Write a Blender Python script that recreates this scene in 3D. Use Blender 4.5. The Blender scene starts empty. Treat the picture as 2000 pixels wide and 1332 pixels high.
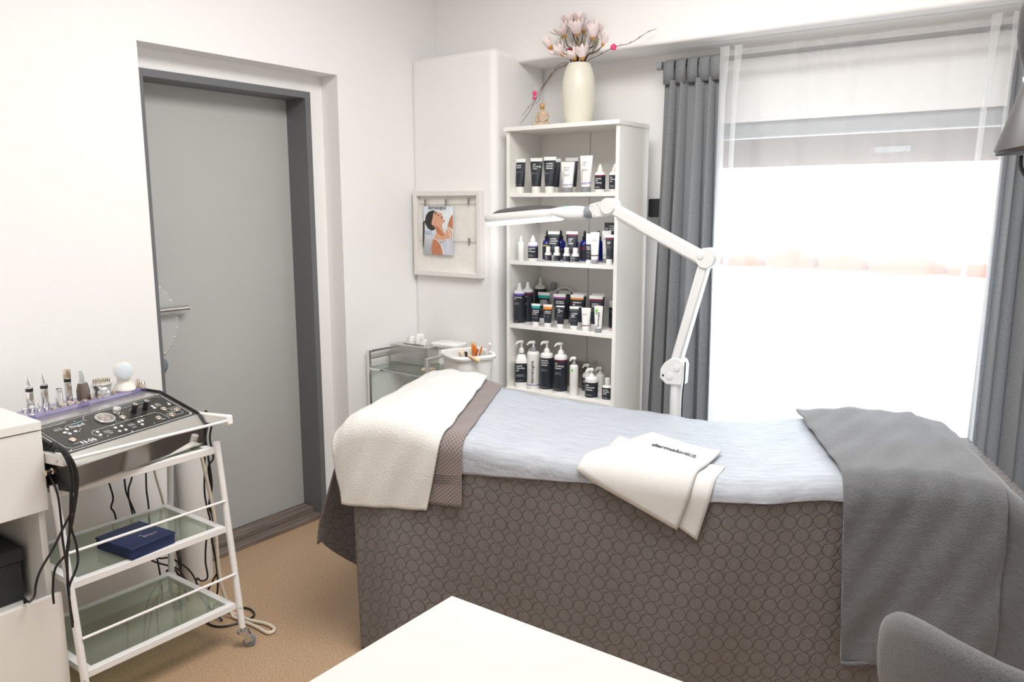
import bpy, bmesh, math, random
from mathutils import Vector, Matrix, Euler
PI = math.pi
rnd = random.Random(7)
S = bpy.context.scene
COL = S.collection

# ------------------------------------------------------------ camera
cam_d = bpy.data.cameras.new('camera')
cam_d.sensor_fit = 'HORIZONTAL'; cam_d.sensor_width = 36.0
cam_d.lens = 1551.0 / 2000.0 * 36.0
cam_d.clip_start = 0.02
cam = bpy.data.objects.new('camera', cam_d); COL.objects.link(cam)
cam.location = (0, 0, 1.53)
cam.rotation_euler = (math.radians(90 - 9.552), 0, math.radians(36.078))
S.camera = cam

# ------------------------------------------------------------ world, lights, exposure
W = bpy.data.worlds.new('daylight'); S.world = W; W.use_nodes = True
bg = W.node_tree.nodes['Background']
bg.inputs[0].default_value = (0.89, 0.95, 1.0, 1); bg.inputs[1].default_value = 6.5

def area(name, loc, rot, sx, sy, power, col):
    d = bpy.data.lights.new(name, 'AREA'); d.shape = 'RECTANGLE'; d.size = sx; d.size_y = sy
    d.energy = power; d.color = col
    o = bpy.data.objects.new(name, d); COL.objects.link(o); o.location = loc; o.rotation_euler = rot
    return o
area('added_fill_light', (-1.05, 1.65, 2.86), (0, 0, 0), 1.2, 1.2, 63, (1.0, 0.985, 0.965))  # added fill over the bed, brightens the far walls; source unseen
area('added_fill_light', (-0.9, -0.6, 2.86), (0, 0, 0), 1.6, 0.8, 18, (1.0, 0.985, 0.965))  # second added fill, out of view behind the camera
pt = area('window_daylight', (-0.82, 3.80, 1.0), (-PI/2, 0, 0), 1.5, 1.9, 10, (1, 1, 1))
pt.data.cycles.is_portal = True
S.view_settings.view_transform = 'Standard'; S.view_settings.look = 'None'
S.view_settings.exposure = 0.0; S.view_settings.gamma = 1.0; S.view_settings.use_curve_mapping = False

# ------------------------------------------------------------ materials
MATS = {}
def mat(name, col, rough=0.5, metal=0.0, **k):
    if name in MATS: return MATS[name]
    m = bpy.data.materials.new(name); m.use_nodes = True
    nt = m.node_tree; b = nt.nodes['Principled BSDF']
    b.inputs['Base Color'].default_value = (*col, 1); b.inputs['Roughness'].default_value = rough
    b.inputs['Metallic'].default_value = metal
    if 'trans' in k: b.inputs['Transmission Weight'].default_value = k['trans']
    if 'ior' in k: b.inputs['IOR'].default_value = k['ior']
    if 'emit' in k:
        b.inputs['Emission Color'].default_value = (*k['emit'], 1); b.inputs['Emission Strength'].default_value = k.get('es', 1)
    if 'sheen' in k: b.inputs['Sheen Weight'].default_value = k['sheen']; b.inputs['Sheen Roughness'].default_value = 0.5
    if 'coat' in k: b.inputs['Coat Weight'].default_value = k['coat']
    if 'spec' in k: b.inputs['Specular IOR Level'].default_value = k['spec']
    tc = nt.nodes.new('ShaderNodeTexCoord')
    if 'noise' in k:      # (scale, amount): slight colour variation of the surface itself
        sc, am = k['noise']
        n = nt.nodes.new('ShaderNodeTexNoise'); n.inputs['Scale'].default_value = sc; n.inputs['Detail'].default_value = 5
        mx = nt.nodes.new('ShaderNodeMixRGB'); mx.blend_type = 'MIX'
        mx.inputs[1].default_value = (*[c * (1 - am) for c in col], 1); mx.inputs[2].default_value = (*[min(1, c * (1 + am)) for c in col], 1)
        mp = nt.nodes.new('ShaderNodeMapping'); mp.inputs['Scale'].default_value = k.get('stretch', (1, 1, 1))
        nt.links.new(tc.outputs['Object'], mp.inputs[0]); nt.links.new(mp.outputs[0], n.inputs['Vector'])
        cr = nt.nodes.new('ShaderNodeMapRange'); cr.inputs[1].default_value = 0.3; cr.inputs[2].default_value = 0.7
        nt.links.new(n.outputs[0], cr.inputs[0]); nt.links.new(cr.outputs[0], mx.inputs[0]); nt.links.new(mx.outputs[0], b.inputs['Base Color'])
    if 'bump' in k:       # (scale, distance)
        sc, am = k['bump']
        n = nt.nodes.new('ShaderNodeTexNoise'); n.inputs['Scale'].default_value = sc; n.inputs['Detail'].default_value = 4
        mp = nt.nodes.new('ShaderNodeMapping'); mp.inputs['Scale'].default_value = k.get('bstretch', (1, 1, 1))
        nt.links.new(tc.outputs['Object'], mp.inputs[0]); nt.links.new(mp.outputs[0], n.inputs['Vector'])
        bp = nt.nodes.new('ShaderNodeBump'); bp.inputs['Distance'].default_value = am; bp.inputs['Strength'].default_value = k.get('bs', 1.0)
        nt.links.new(n.outputs[0], bp.inputs['Height']); nt.links.new(bp.outputs[0], b.inputs['Normal'])
    MATS[name] = m
    return m

m_wall = mat('wall_paint', (0.90, 0.885, 0.873), 0.85, bump=(60, 0.0008))
m_ceil = mat('ceiling_paint', (0.90, 0.89, 0.875), 0.9, bump=(50, 0.0006))
m_frame_grey = mat('door_frame_grey', (0.15, 0.152, 0.157), 0.45)
m_door = mat('door_grey', (0.47, 0.47, 0.455), 0.5, noise=(3, 0.02))
m_steel = mat('brushed_steel', (0.62, 0.61, 0.59), 0.28, 1.0)
m_chrome = mat('chrome', (0.82, 0.82, 0.83), 0.06, 1.0)
m_mirror = mat('polished_steel', (0.78, 0.76, 0.73), 0.07, 1.0)
m_gold = mat('gold_metal', (0.80, 0.71, 0.60), 0.2, 1.0)
m_white = mat('white_laminate', (0.83, 0.81, 0.77), 0.35)
m_shelf = mat('shelf_laminate', (0.90, 0.88, 0.84), 0.45)
m_desk = mat('desk_laminate', (0.60, 0.59, 0.57), 0.3)
m_tmetal = mat('white_powder_coat', (0.85, 0.84, 0.83), 0.35)
m_wpl = mat('white_plastic', (0.86, 0.85, 0.82), 0.4)
m_lampw = mat('lamp_white_plastic', (0.74, 0.74, 0.73), 0.35)
m_gpl = mat('grey_plastic', (0.28, 0.29, 0.31), 0.45)
m_dgpl = mat('dark_grey_plastic', (0.085, 0.08, 0.08), 0.45)
m_black = mat('black_plastic', (0.012, 0.012, 0.013), 0.35)
m_cable = mat('black_rubber_cable', (0.01, 0.01, 0.011), 0.4)
m_ivcable = mat('ivory_cable', (0.72, 0.64, 0.52), 0.5)
m_rubber = mat('grey_rubber', (0.20, 0.23, 0.26), 0.6)
m_char = mat('charcoal_label', (0.018, 0.022, 0.032), 0.4)
m_txtw = mat('white_print', (0.85, 0.85, 0.85), 0.6)
m_txtg = mat('grey_print', (0.32, 0.33, 0.35), 0.6)
m_txtd = mat('dark_print', (0.05, 0.05, 0.06), 0.6)
m_purple = mat('purple_print', (0.17, 0.09, 0.52), 0.5)
m_lilac = mat('lilac_print', (0.42, 0.36, 0.72), 0.5)
m_wine = mat('wine_print', (0.16, 0.008, 0.045), 0.5)
m_teal = mat('teal_print', (0.0, 0.36, 0.33), 0.5)
m_orange = mat('orange_print', (0.85, 0.27, 0.02), 0.5)
m_magenta = mat('magenta_print', (0.33, 0.035, 0.28), 0.5)
m_slate = mat('slate_print', (0.06, 0.08, 0.10), 0.5)
m_green = mat('green_print', (0.16, 0.72, 0.05), 0.5)
m_blueglass = mat('cobalt_glass', (0.006, 0.012, 0.20), 0.12, coat=0.5)
m_navy = mat('navy_card', (0.010, 0.022, 0.085), 0.55, noise=(120, 0.1))
m_darkbox = mat('charcoal_card', (0.035, 0.033, 0.034), 0.85, noise=(200, 0.15))
m_vase = mat('cream_ceramic', (0.76, 0.73, 0.62), 0.35, noise=(5, 0.03))
m_petal = mat('pale_pink_petal', (0.92, 0.79, 0.785), 0.6, noise=(30, 0.05))
m_calyx = mat('ochre_calyx', (0.60, 0.29, 0.05), 0.7, noise=(60, 0.2))
m_leafg = mat('olive_bud', (0.23, 0.22, 0.12), 0.7)
m_twig = mat('brown_twig', (0.14, 0.09, 0.065), 0.8, bump=(90, 0.001))
m_pink = mat('magenta_petal', (0.75, 0.05, 0.22), 0.6)
m_stone = mat('pinkish_stone', (0.56, 0.44, 0.32), 0.8, noise=(90, 0.25), bump=(120, 0.001))
m_goldp = mat('gold_paint', (0.62, 0.36, 0.12), 0.35, 0.5)
m_pframe = mat('whitewashed_frame', (0.80, 0.77, 0.74), 0.6)
m_linen = mat('cream_linen', (0.84, 0.81, 0.76), 0.9, noise=(25, 0.04), bump=(70, 0.002))
m_wire = mat('grey_wire', (0.33, 0.32, 0.31), 0.5, 0.6)
m_panel = mat('dark_control_panel', (0.035, 0.033, 0.030), 0.16)
m_alu = mat('silver_trim', (0.66, 0.65, 0.62), 0.28, 0.85)
m_taupe = mat('taupe_metal', (0.34, 0.31, 0.27), 0.35, 0.6)
m_tissue = mat('white_tissue', (0.86, 0.84, 0.83), 0.9)
m_paperroll = mat('white_paper_roll', (0.84, 0.82, 0.80), 0.95, bump=(150, 0.001))
m_brush = mat('brush_bristle', (0.70, 0.52, 0.30), 0.8)
m_spat = mat('orange_plastic', (0.80, 0.22, 0.03), 0.45)
m_lampshade = mat('graphite_lamp_paint', (0.10, 0.095, 0.095), 0.38, 0.4)
m_shadein = mat('pale_inside_paint', (0.70, 0.75, 0.78), 0.5)
m_skin = mat('tan_skin_print', (0.56, 0.22, 0.11), 0.6, noise=(60, 0.10))
m_skin_l = mat('light_skin_print', (0.74, 0.40, 0.26), 0.6)
m_hair = mat('dark_hair_print', (0.035, 0.028, 0.024), 0.6)
m_page = mat('pale_blue_page', (0.74, 0.79, 0.83), 0.5)
m_bluep = mat('blue_print', (0.22, 0.42, 0.72), 0.6)
m_winframe = mat('window_frame_white', (0.78, 0.78, 0.78), 0.4)
m_shutter = mat('beige_shutter', (0.60, 0.45, 0.38), 0.7)
m_render = mat('white_render', (0.8, 0.8, 0.8), 0.9)
m_tile = mat('orange_roof_tile', (0.20, 0.055, 0.02), 0.9)

def floor_mat():
    m = bpy.data.materials.new('speckled_vinyl'); m.use_nodes = True; nt = m.node_tree; b = nt.nodes['Principled BSDF']
    tc = nt.nodes.new('ShaderNodeTexCoord')
    n = nt.nodes.new('ShaderNodeTexNoise'); n.inputs['Scale'].default_value = 170; n.inputs['Detail'].default_value = 3
    n2 = nt.nodes.new('ShaderNodeTexNoise'); n2.inputs['Scale'].default_value = 420; n2.inputs['Detail'].default_value = 2
    nt.links.new(tc.outputs['Object'], n.inputs['Vector']); nt.links.new(tc.outputs['Object'], n2.inputs['Vector'])
    cr = nt.nodes.new('ShaderNodeValToRGB'); e = cr.color_ramp.elements
    e[0].position = 0.32; e[0].color = (0.33, 0.215, 0.125, 1); e[1].position = 0.70; e[1].color = (0.55, 0.385, 0.245, 1)
    x = e.new(0.5); x.color = (0.44, 0.295, 0.18, 1)
    nt.links.new(n.outputs[0], cr.inputs[0])
    cr2 = nt.nodes.new('ShaderNodeValToRGB'); e = cr2.color_ramp.elements
    e[0].position = 0.62; e[0].color = (0, 0, 0, 1); e[1].position = 0.68; e[1].color = (1, 1, 1, 1)
    nt.links.new(n2.outputs[0], cr2.inputs[0])
    mx = nt.nodes.new('ShaderNodeMixRGB'); mx.inputs[2].default_value = (0.60, 0.46, 0.32, 1)
    ml = nt.nodes.new('ShaderNodeMath'); ml.operation = 'MULTIPLY'; ml.inputs[1].default_value = 0.6
    nt.links.new(cr2.outputs[0], ml.inputs[0]); nt.links.new(ml.outputs[0], mx.inputs[0]); nt.links.new(cr.outputs[0], mx.inputs[1])
    nt.links.new(mx.outputs[0], b.inputs['Base Color']); b.inputs['Roughness'].default_value = 0.45
    return m
m_floor = floor_mat()

def wood_mat():
    m = bpy.data.materials.new('grey_brown_wood'); m.use_nodes = True; nt = m.node_tree; b = nt.nodes['Principled BSDF']
    tc = nt.nodes.new('ShaderNodeTexCoord'); mp = nt.nodes.new('ShaderNodeMapping'); mp.inputs['Scale'].default_value = (60, 3, 60)
    n = nt.nodes.new('ShaderNodeTexNoise'); n.inputs['Scale'].default_value = 1.5; n.inputs['Detail'].default_value = 6
    nt.links.new(tc.outputs['Object'], mp.inputs[0]); nt.links.new(mp.outputs[0], n.inputs['Vector'])
    cr = nt.nodes.new('ShaderNodeValToRGB'); e = cr.color_ramp.elements
    e[0].position = 0.35; e[0].color = (0.13, 0.10, 0.085, 1); e[1].position = 0.7; e[1].color = (0.26, 0.205, 0.175, 1)
    nt.links.new(n.outputs[0], cr.inputs[0]); nt.links.new(cr.outputs[0], b.inputs['Base Color']); b.inputs['Roughness'].default_value = 0.55
    return m
m_wood = wood_mat()

def glass_mat(name, col, fac=0.88, rough=0.02, body=None):
    m = bpy.data.materials.new(name); m.use_nodes = True; nt = m.node_tree
    nt.nodes.remove(nt.nodes['Principled BSDF']); out = nt.nodes['Material Output']
    t = nt.nodes.new('ShaderNodeBsdfTransparent'); t.inputs[0].default_value = (*col, 1)
    g = nt.nodes.new('ShaderNodeBsdfGlossy'); g.inputs['Roughness'].default_value = rough
    lw = nt.nodes.new('ShaderNodeLayerWeight'); pw = nt.nodes.new('ShaderNodeMath'); pw.operation = 'POWER'; pw.inputs[1].default_value = 4.0
    f = nt.nodes.new('ShaderNodeMath'); f.operation = 'MULTIPLY_ADD'; f.inputs[1].default_value = 0.7; f.inputs[2].default_value = 0.045
    nt.links.new(lw.outputs['Facing'], pw.inputs[0]); nt.links.new(pw.outputs[0], f.inputs[0])
    mx = nt.nodes.new('ShaderNodeMixShader'); nt.links.new(f.outputs[0], mx.inputs[0])
    if body:
        df = nt.nodes.new('ShaderNodeBsdfDiffuse'); df.inputs[0].default_value = (*body, 1); m2 = nt.nodes.new('ShaderNodeMixShader'); m2.inputs[0].default_value = 0.22
        nt.links.new(t.outputs[0], m2.inputs[1]); nt.links.new(df.outputs[0], m2.inputs[2]); t = m2
    nt.links.new(t.outputs[0], mx.inputs[1]); nt.links.new(g.outputs[0], mx.inputs[2]); nt.links.new(mx.outputs[0], out.inputs[0])
    return m
m_glass = glass_mat('green_tinted_glass', (0.80, 0.86, 0.79), body=(0.55, 0.60, 0.52))
m_glass_c = glass_mat('clear_pale_glass', (0.86, 0.92, 0.88))
m_acryl = glass_mat('purple_acrylic', (0.84, 0.82, 0.93), body=(0.30, 0.24, 0.55))
m_pane = glass_mat('window_glass', (0.95, 0.97, 0.98))

def sheer_mat(name, tr):
    m = bpy.data.materials.new(name); m.use_nodes = True; nt = m.node_tree
    nt.nodes.remove(nt.nodes['Principled BSDF']); out = nt.nodes['Material Output']
    t = nt.nodes.new('ShaderNodeBsdfTransparent')
    d = nt.nodes.new('ShaderNodeBsdfDiffuse'); d.inputs[0].default_value = (0.72, 0.71, 0.705, 1)
    tl = nt.nodes.new('ShaderNodeBsdfTranslucent'); tl.inputs[0].default_value = (0.95, 0.94, 0.93, 1)
    a = nt.nodes.new('ShaderNodeMixShader'); a.inputs[0].default_value = 0.5
    nt.links.new(d.outputs[0], a.inputs[1]); nt.links.new(tl.outputs[0], a.inputs[2])
    b = nt.nodes.new('ShaderNodeMixShader'); b.inputs[0].default_value = 1 - tr
    nt.links.new(t.outputs[0], b.inputs[1]); nt.links.new(a.outputs[0], b.inputs[2]); nt.links.new(b.outputs[0], out.inputs[0])
    return m
m_sheer = sheer_mat('sheer_voile', 0.68)
m_sheer2 = sheer_mat('folded_sheer_voile', 0.42)

def fabric(name, col, rough=0.9, wx=600, wy=600, dist=0.0006, sheen=0.3, vary=0.12, nsc=40, translucent=0.0, nstretch=(1, 1, 1), objc=False):
    m = bpy.data.materials.new(name); m.use_nodes = True; nt = m.node_tree; b = nt.nodes['Principled BSDF']
    if objc:
        class _U: outputs = [nt.nodes.new('ShaderNodeTexCoord').outputs['Object']]
        uv = _U
    else: uv = nt.nodes.new('ShaderNodeUVMap')
    b.inputs['Roughness'].default_value = rough
    b.inputs['Sheen Weight'].default_value = sheen; b.inputs['Specular IOR Level'].default_value = 0.15
    mp = nt.nodes.new('ShaderNodeMapping'); mp.inputs['Scale'].default_value = nstretch
    nt.links.new(uv.outputs[0], mp.inputs[0])
    n = nt.nodes.new('ShaderNodeTexNoise'); n.inputs['Scale'].default_value = nsc; n.inputs['Detail'].default_value = 6; n.inputs['Roughness'].default_value = 0.65
    nt.links.new(mp.outputs[0], n.inputs['Vector'])
    mr = nt.nodes.new('ShaderNodeMapRange'); mr.inputs[1].default_value = 0.3; mr.inputs[2].default_value = 0.7
    nt.links.new(n.outputs[0], mr.inputs[0])
    mx = nt.nodes.new('ShaderNodeMixRGB'); mx.inputs[1].default_value = (*[c * (1 - vary) for c in col], 1); mx.inputs[2].default_value = (*[min(1, c * (1 + vary)) for c in col], 1)
    nt.links.new(mr.outputs[0], mx.inputs[0]); nt.links.new(mx.outputs[0], b.inputs['Base Color'])
    n2 = nt.nodes.new('ShaderNodeTexNoise'); n2.inputs['Scale'].default_value = wx; n2.inputs['Detail'].default_value = 3
    nt.links.new(uv.outputs[0], n2.inputs['Vector'])
    bp = nt.nodes.new('ShaderNodeBump'); bp.inputs['Distance'].default_value = dist
    nt.links.new(n2.outputs[0], bp.inputs['Height']); nt.links.new(bp.outputs[0], b.inputs['Normal'])
    if translucent:
        tl = nt.nodes.new('ShaderNodeBsdfTranslucent'); nt.links.new(mx.outputs[0], tl.inputs[0]); ms = nt.nodes.new('ShaderNodeMixShader'); ms.inputs[0].default_value = translucent
        nt.links.new(b.outputs[0], ms.inputs[1]); nt.links.new(tl.outputs[0], ms.inputs[2]); nt.links.new(ms.outputs[0], nt.nodes['Material Output'].inputs[0])
    return m
m_curtain = fabric('grey_woven_curtain', (0.42, 0.43, 0.445), translucent=0.52, wx=500, dist=0.001, vary=0.16, nsc=160, nstretch=(1.6, 0.6, 1))
m_blanket = fabric('grey_fleece', (0.150, 0.153, 0.162), wx=220, dist=0.004, sheen=0.5, vary=0.14, nsc=30, nstretch=(1, 2.2, 1))
m_whtowel = fabric('white_terry', (0.76, 0.745, 0.715), wx=260, dist=0.004, vary=0.03, nsc=200)
m_robe = fabric('white_waffle_cotton', (0.66, 0.65, 0.63), wx=300, dist=0.0008, vary=0.02)
m_chairf = fabric('grey_chair_felt', (0.135, 0.133, 0.134), wx=500, dist=0.002, vary=0.30, nsc=300, objc=True)
m_fleece_o = fabric('grey_fleece_edge', (0.135, 0.136, 0.142), wx=220, dist=0.004, sheen=0.3, vary=0.14, nsc=60, objc=True)

def towel_mat():
    m = fabric('taupe_woven_towel', (0.235, 0.195, 0.185), wx=500, dist=0.001, vary=0.1, nsc=200)
    nt = m.node_tree; b = nt.nodes['Principled BSDF']; uv = nt.nodes['UV Map']
    ck = nt.nodes.new('ShaderNodeTexChecker'); ck.inputs['Scale'].default_value = 150
    ck.inputs[1].default_value = (1, 1, 1, 1); ck.inputs[2].default_value = (0, 0, 0, 1)
    nt.links.new(uv.outputs[0], ck.inputs[0])
    bp = nt.nodes.new('ShaderNodeBump'); bp.inputs['Distance'].default_value = 0.003
    cm = nt.nodes.new('ShaderNodeMixRGB'); cm.inputs[1].default_value = (0.17, 0.14, 0.132, 1); cm.inputs[2].default_value = (0.30, 0.25, 0.24, 1)
    nt.links.new(ck.outputs[0], cm.inputs[0]); nt.links.new(cm.outputs[0], b.inputs['Base Color'])
    nt.links.new(ck.outputs[0], bp.inputs['Height']); nt.links.new(bp.outputs[0], b.inputs['Normal'])
    return m
m_gytowel = towel_mat()

def paper_mat():
    m = fabric('nonwoven_sheet', (0.43, 0.455, 0.50), rough=0.5, wx=30, dist=0.004, sheen=0.1, vary=0.17, nsc=9, nstretch=(1, 9, 1))
    return m
m_sheet = paper_mat()

def quilt_mat():
    # quilted cover: rows of stitched circles, cell 46 mm
    m = bpy.data.materials.new('quilted_taupe_satin'); m.use_nodes = True; nt = m.node_tree; b = nt.nodes['Principled BSDF']
    N = nt.nodes.new; L = nt.links.new
    uv = N('ShaderNodeUVMap'); sp = N('ShaderNodeSeparateXYZ'); L(uv.outputs[0], sp.inputs[0])
    def M(op, a, bb=None, c=None):
        n = N('ShaderNodeMath'); n.operation = op
        for i, v in enumerate((a, bb, c)):
            if v is None: continue
            if isinstance(v, (int, float)): n.inputs[i].default_value = v
            else: L(v, n.inputs[i])
        return n.outputs[0]
    cell = 0.0435
    vy = M('DIVIDE', sp.outputs[1], cell)
    ux = M('ADD', M('DIVIDE', sp.outputs[0], cell), M('MULTIPLY', M('FLOOR', vy), 0.16))
    fx = M('SUBTRACT', M('FRACT', ux), 0.5); fy = M('SUBTRACT', M('FRACT', vy), 0.5)
    r = M('SQRT', M('ADD', M('MULTIPLY', fx, fx), M('MULTIPLY', fy, fy)))
    d = M('ABSOLUTE', M('SUBTRACT', r, 0.47))
    groove = M('MINIMUM', M('DIVIDE', d, 0.07), 1.0)
    gs = M('POWER', groove, 0.5)
    n = N('ShaderNodeTexNoise'); n.inputs['Scale'].default_value = 26; n.inputs['Detail'].default_value = 4; n.inputs['Distortion'].default_value = 1.2
    mp = N('ShaderNodeMapping'); mp.inputs['Scale'].default_value = (1.6, 0.5, 1); L(uv.outputs[0], mp.inputs[0]); L(mp.outputs[0], n.inputs['Vector'])
    h = M('ADD', M('MULTIPLY', gs, 0.5), M('MULTIPLY', n.outputs[0], 1.0))
    bp = N('ShaderNodeBump'); bp.inputs['Distance'].default_value = 0.0042; L(h, bp.inputs['Height']); L(bp.outputs[0], b.inputs['Normal'])
    line = M('LESS_THAN', d, 0.024)
    mx = N('ShaderNodeMixRGB'); mx.inputs[1].default_value = (0.168, 0.151, 0.146, 1); mx.inputs[2].default_value = (0.075, 0.060, 0.053, 1)
    L(M('MULTIPLY', line, 0.65), mx.inputs[0]); L(mx.outputs[0], b.inputs['Base Color'])
    b.inputs['Roughness'].default_value = 0.55; b.inputs['Sheen Weight'].default_value = 0.15; b.inputs['Specular IOR Level'].default_value = 0.3
    return m
m_quilt = quilt_mat()

# ------------------------------------------------------------ mesh helpers
class MB:
    def __init__(s): s.v = []; s.f = []; s.uv = None
    def add(s, v, f):
        n = len(s.v); s.v += [tuple(p) for p in v]; s.f += [tuple(i + n for i in q) for q in f]; return s
    def box(s, x0, y0, z0, x1, y1, z1, T=None):
        v = [(x0,y0,z0),(x1,y0,z0),(x1,y1,z0),(x0,y1,z0),(x0,y0,z1),(x1,y0,z1),(x1,y1,z1),(x0,y1,z1)]
        if T: v = [tuple(T @ Vector(p)) for p in v]
        return s.add(v, [(0,3,2,1),(4,5,6,7),(0,1,5,4),(1,2,6,5),(2,3,7,6),(3,0,4,7)])
    def bar(s, a, b, w, h=None, up=(0, 0, 1)):     # rectangular bar from a to b
        h = h or w; a = Vector(a); b = Vector(b); d = (b - a).normalized(); u = Vector(up)
        if abs(d.dot(u)) > 0.98: u = Vector((1, 0, 0))
        r = d.cross(u).normalized(); u = r.cross(d)
        v = []
        for p in (a, b):
            for i, j in ((-1,-1),(1,-1),(1,1),(-1,1)): v.append(tuple(p + r*(i*w/2) + u*(j*h/2)))
        return s.add(v, [(0,3,2,1),(4,5,6,7),(0,1,5,4),(1,2,6,5),(2,3,7,6),(3,0,4,7)])
    def lathe(s, prof, c=(0, 0, 0), seg=28, T=None):    # prof = [(r, z)]
        v = []; f = []; n = len(prof)
        for r, z in prof:
            for i in range(seg):
                a = 2*PI*i/seg; p = Vector((r*math.cos(a), r*math.sin(a), z))
                if T: p = T @ p
                v.append(tuple(p + Vector(c)))
        for k in range(n-1):
            for i in range(seg):
                j = (i+1) % seg; f.append((k*seg+i, k*seg+j, (k+1)*seg+j, (k+1)*seg+i))
        f.append(tuple(range(seg-1, -1, -1))); f.append(tuple((n-1)*seg+i for i in range(seg)))
        return s.add(v, f)
    def tube(s, pts, r, seg=8, smooth=4, closed=False):
        P = [Vector(p) for p in pts]
        if smooth and len(P) > 2:
            Q = []; n = len(P)
            for i in range(n-1):
                p0 = P[max(i-1, 0)]; p1 = P[i]; p2 = P[i+1]; p3 = P[min(i+2, n-1)]
                for k in range(smooth):
                    t = k/smooth
                    Q.append(0.5*((2*p1)+(p2-p0)*t+(2*p0-5*p1+4*p2-p3)*t*t+(3*p1-p0-3*p2+p3)*t**3))
            Q.append(P[-1]); P = Q
        v = []; f = []; N = len(P); last = None
        for i, p in enumerate(P):
            d = (P[min(i+1, N-1)] - P[max(i-1, 0)])
            d = d.normalized() if d.length > 1e-9 else Vector((0, 0, 1))
            if last is None:
                u = Vector((0, 0, 1)) if abs(d.z) < 0.9 else Vector((1, 0, 0)); last = d.cross(u).normalized()
            a = (last - d*last.dot(d)); a = a.normalized() if a.length > 1e-6 else d.orthogonal().normalized()
            b = d.cross(a); last = a
            rr = r[min(int(i/(N-1)*(len(r)-1)+0.5), len(r)-1)] if isinstance(r, (list, tuple)) else r
            for k in range(seg):
                t = 2*PI*k/seg; v.append(tuple(p + a*(rr*math.cos(t)) + b*(rr*math.sin(t))))
        for i in range(N-1):
            for k in range(seg):
                j = (k+1) % seg; f.append((i*seg+k, i*seg+j, (i+1)*seg+j, (i+1)*seg+k))
        f.append(tuple(range(seg-1, -1, -1))); f.append(tuple((N-1)*seg+k for k in range(seg)))
        return s.add(v, f)
    def prism(s, poly, fn0, fn1):      # polygon swept between two maps (x,y)->point
        n = len(poly); v = [fn0(*p) for p in poly] + [fn1(*p) for p in poly]
        f = [tuple(range(n-1, -1, -1)), tuple(range(n, 2*n))] + [(i, (i+1) % n, n+(i+1) % n, n+i) for i in range(n)]
        return s.add(v, f)
    def loft(s, rings, cap=True):
        n = len(rings[0]); v = [p for r in rings for p in r]; f = []
        for k in range(len(rings)-1):
            for i in range(n):
                j = (i+1) % n; f.append((k*n+i, k*n+j, (k+1)*n+j, (k+1)*n+i))
        if cap: f.append(tuple(range(n-1, -1, -1))); f.append(tuple((len(rings)-1)*n+i for i in range(n)))
        return s.add(v, f)
    def sphere(s, c, r, seg=16, rings=10, sc=(1, 1, 1), T=None):
        prof = [(max(1e-4, r*math.sin(PI*k/rings)), -r*math.cos(PI*k/rings)) for k in range(rings+1)]
        Sm = Matrix.Diagonal(Vector((*sc, 1)))
        M4 = (T @ Sm) if T else Sm
        return s.lathe(prof, c, seg, M4)
    def grid(s, rows, uvs=None):       # rows of points
        n = len(rows[0]); b = len(s.v)
        v = [p for r in rows for p in r]
        f = [(i*n+j, i*n+j+1, (i+1)*n+j+1, (i+1)*n+j) for i in range(len(rows)-1) for j in range(n-1)]
        s.add(v, f)
        if uvs: s.uv = (s.uv or []) + [q for r in uvs for q in r]
        return s
    def build(s, name, m, parent=None, bevel=0, smooth=True, solid=0, subd=0, seg=2, ang=40):
        me = bpy.data.meshes.new(name); me.from_pydata(s.v, [], s.f); me.validate()
        if s.uv and len(s.uv) == len(me.vertices):
            ul = me.uv_layers.new(name='UVMap')
            for lp in me.loops: ul.data[lp.index].uv = s.uv[lp.vertex_index]
        bm = bmesh.new(); bm.from_mesh(me); bmesh.ops.recalc_face_normals(bm, faces=bm.faces); bm.to_mesh(me); bm.free()
        me.materials.append(m)
        if smooth:
            for p in me.polygons: p.use_smooth = True
            try: me.set_sharp_from_angle(angle=math.radians(ang))
            except Exception: pass
        o = bpy.data.objects.new(name, me); COL.objects.link(o)
        if parent: o.parent = parent
        if solid:
            md = o.modifiers.new('solid', 'SOLIDIFY'); md.thickness = solid; md.offset = 1 if solid > 0 else -1; md.thickness = abs(solid)
        if bevel:
            md = o.modifiers.new('bevel', 'BEVEL'); md.width = bevel; md.segments = seg; md.limit_method = 'ANGLE'; md.angle_limit = math.radians(35)
        if subd:
            md = o.modifiers.new('subd', 'SUBSURF'); md.levels = subd; md.render_levels = subd
        return o

def tag(o, label=None, cat=None, group=None, kind=None):
    if label: o['label'] = label
    if cat: o['category'] = cat
    if group: o['group'] = group
    if kind: o['kind'] = kind
    return o
def thing(name, label, cat, loc=(0, 0, 0), rz=0, group=None):
    o = bpy.data.objects.new(name, None); o.empty_display_size = 0.05; COL.objects.link(o)
    o.location = loc; o.rotation_euler = (0, 0, rz); return tag(o, label, cat, group)
def struct(name, mb, m, parent=None, **k):
    o = mb.build(name, m, parent, **k)
    if not parent: o['kind'] = 'structure'
    return o
def dup(root, loc=None, rz=None, label=None, group=None):
    r = root.copy(); COL.objects.link(r)
    if loc is not None: r.location = loc
    if rz is not None: r.rotation_euler = (0, 0, rz)
    if label: r['label'] = label
    if group: r['group'] = group
    for ch in list(root.children):
        c = ch.copy(); COL.objects.link(c); c.parent = r
        for g in list(ch.children):
            d = g.copy(); COL.objects.link(d); d.parent = c
    return r

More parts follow.
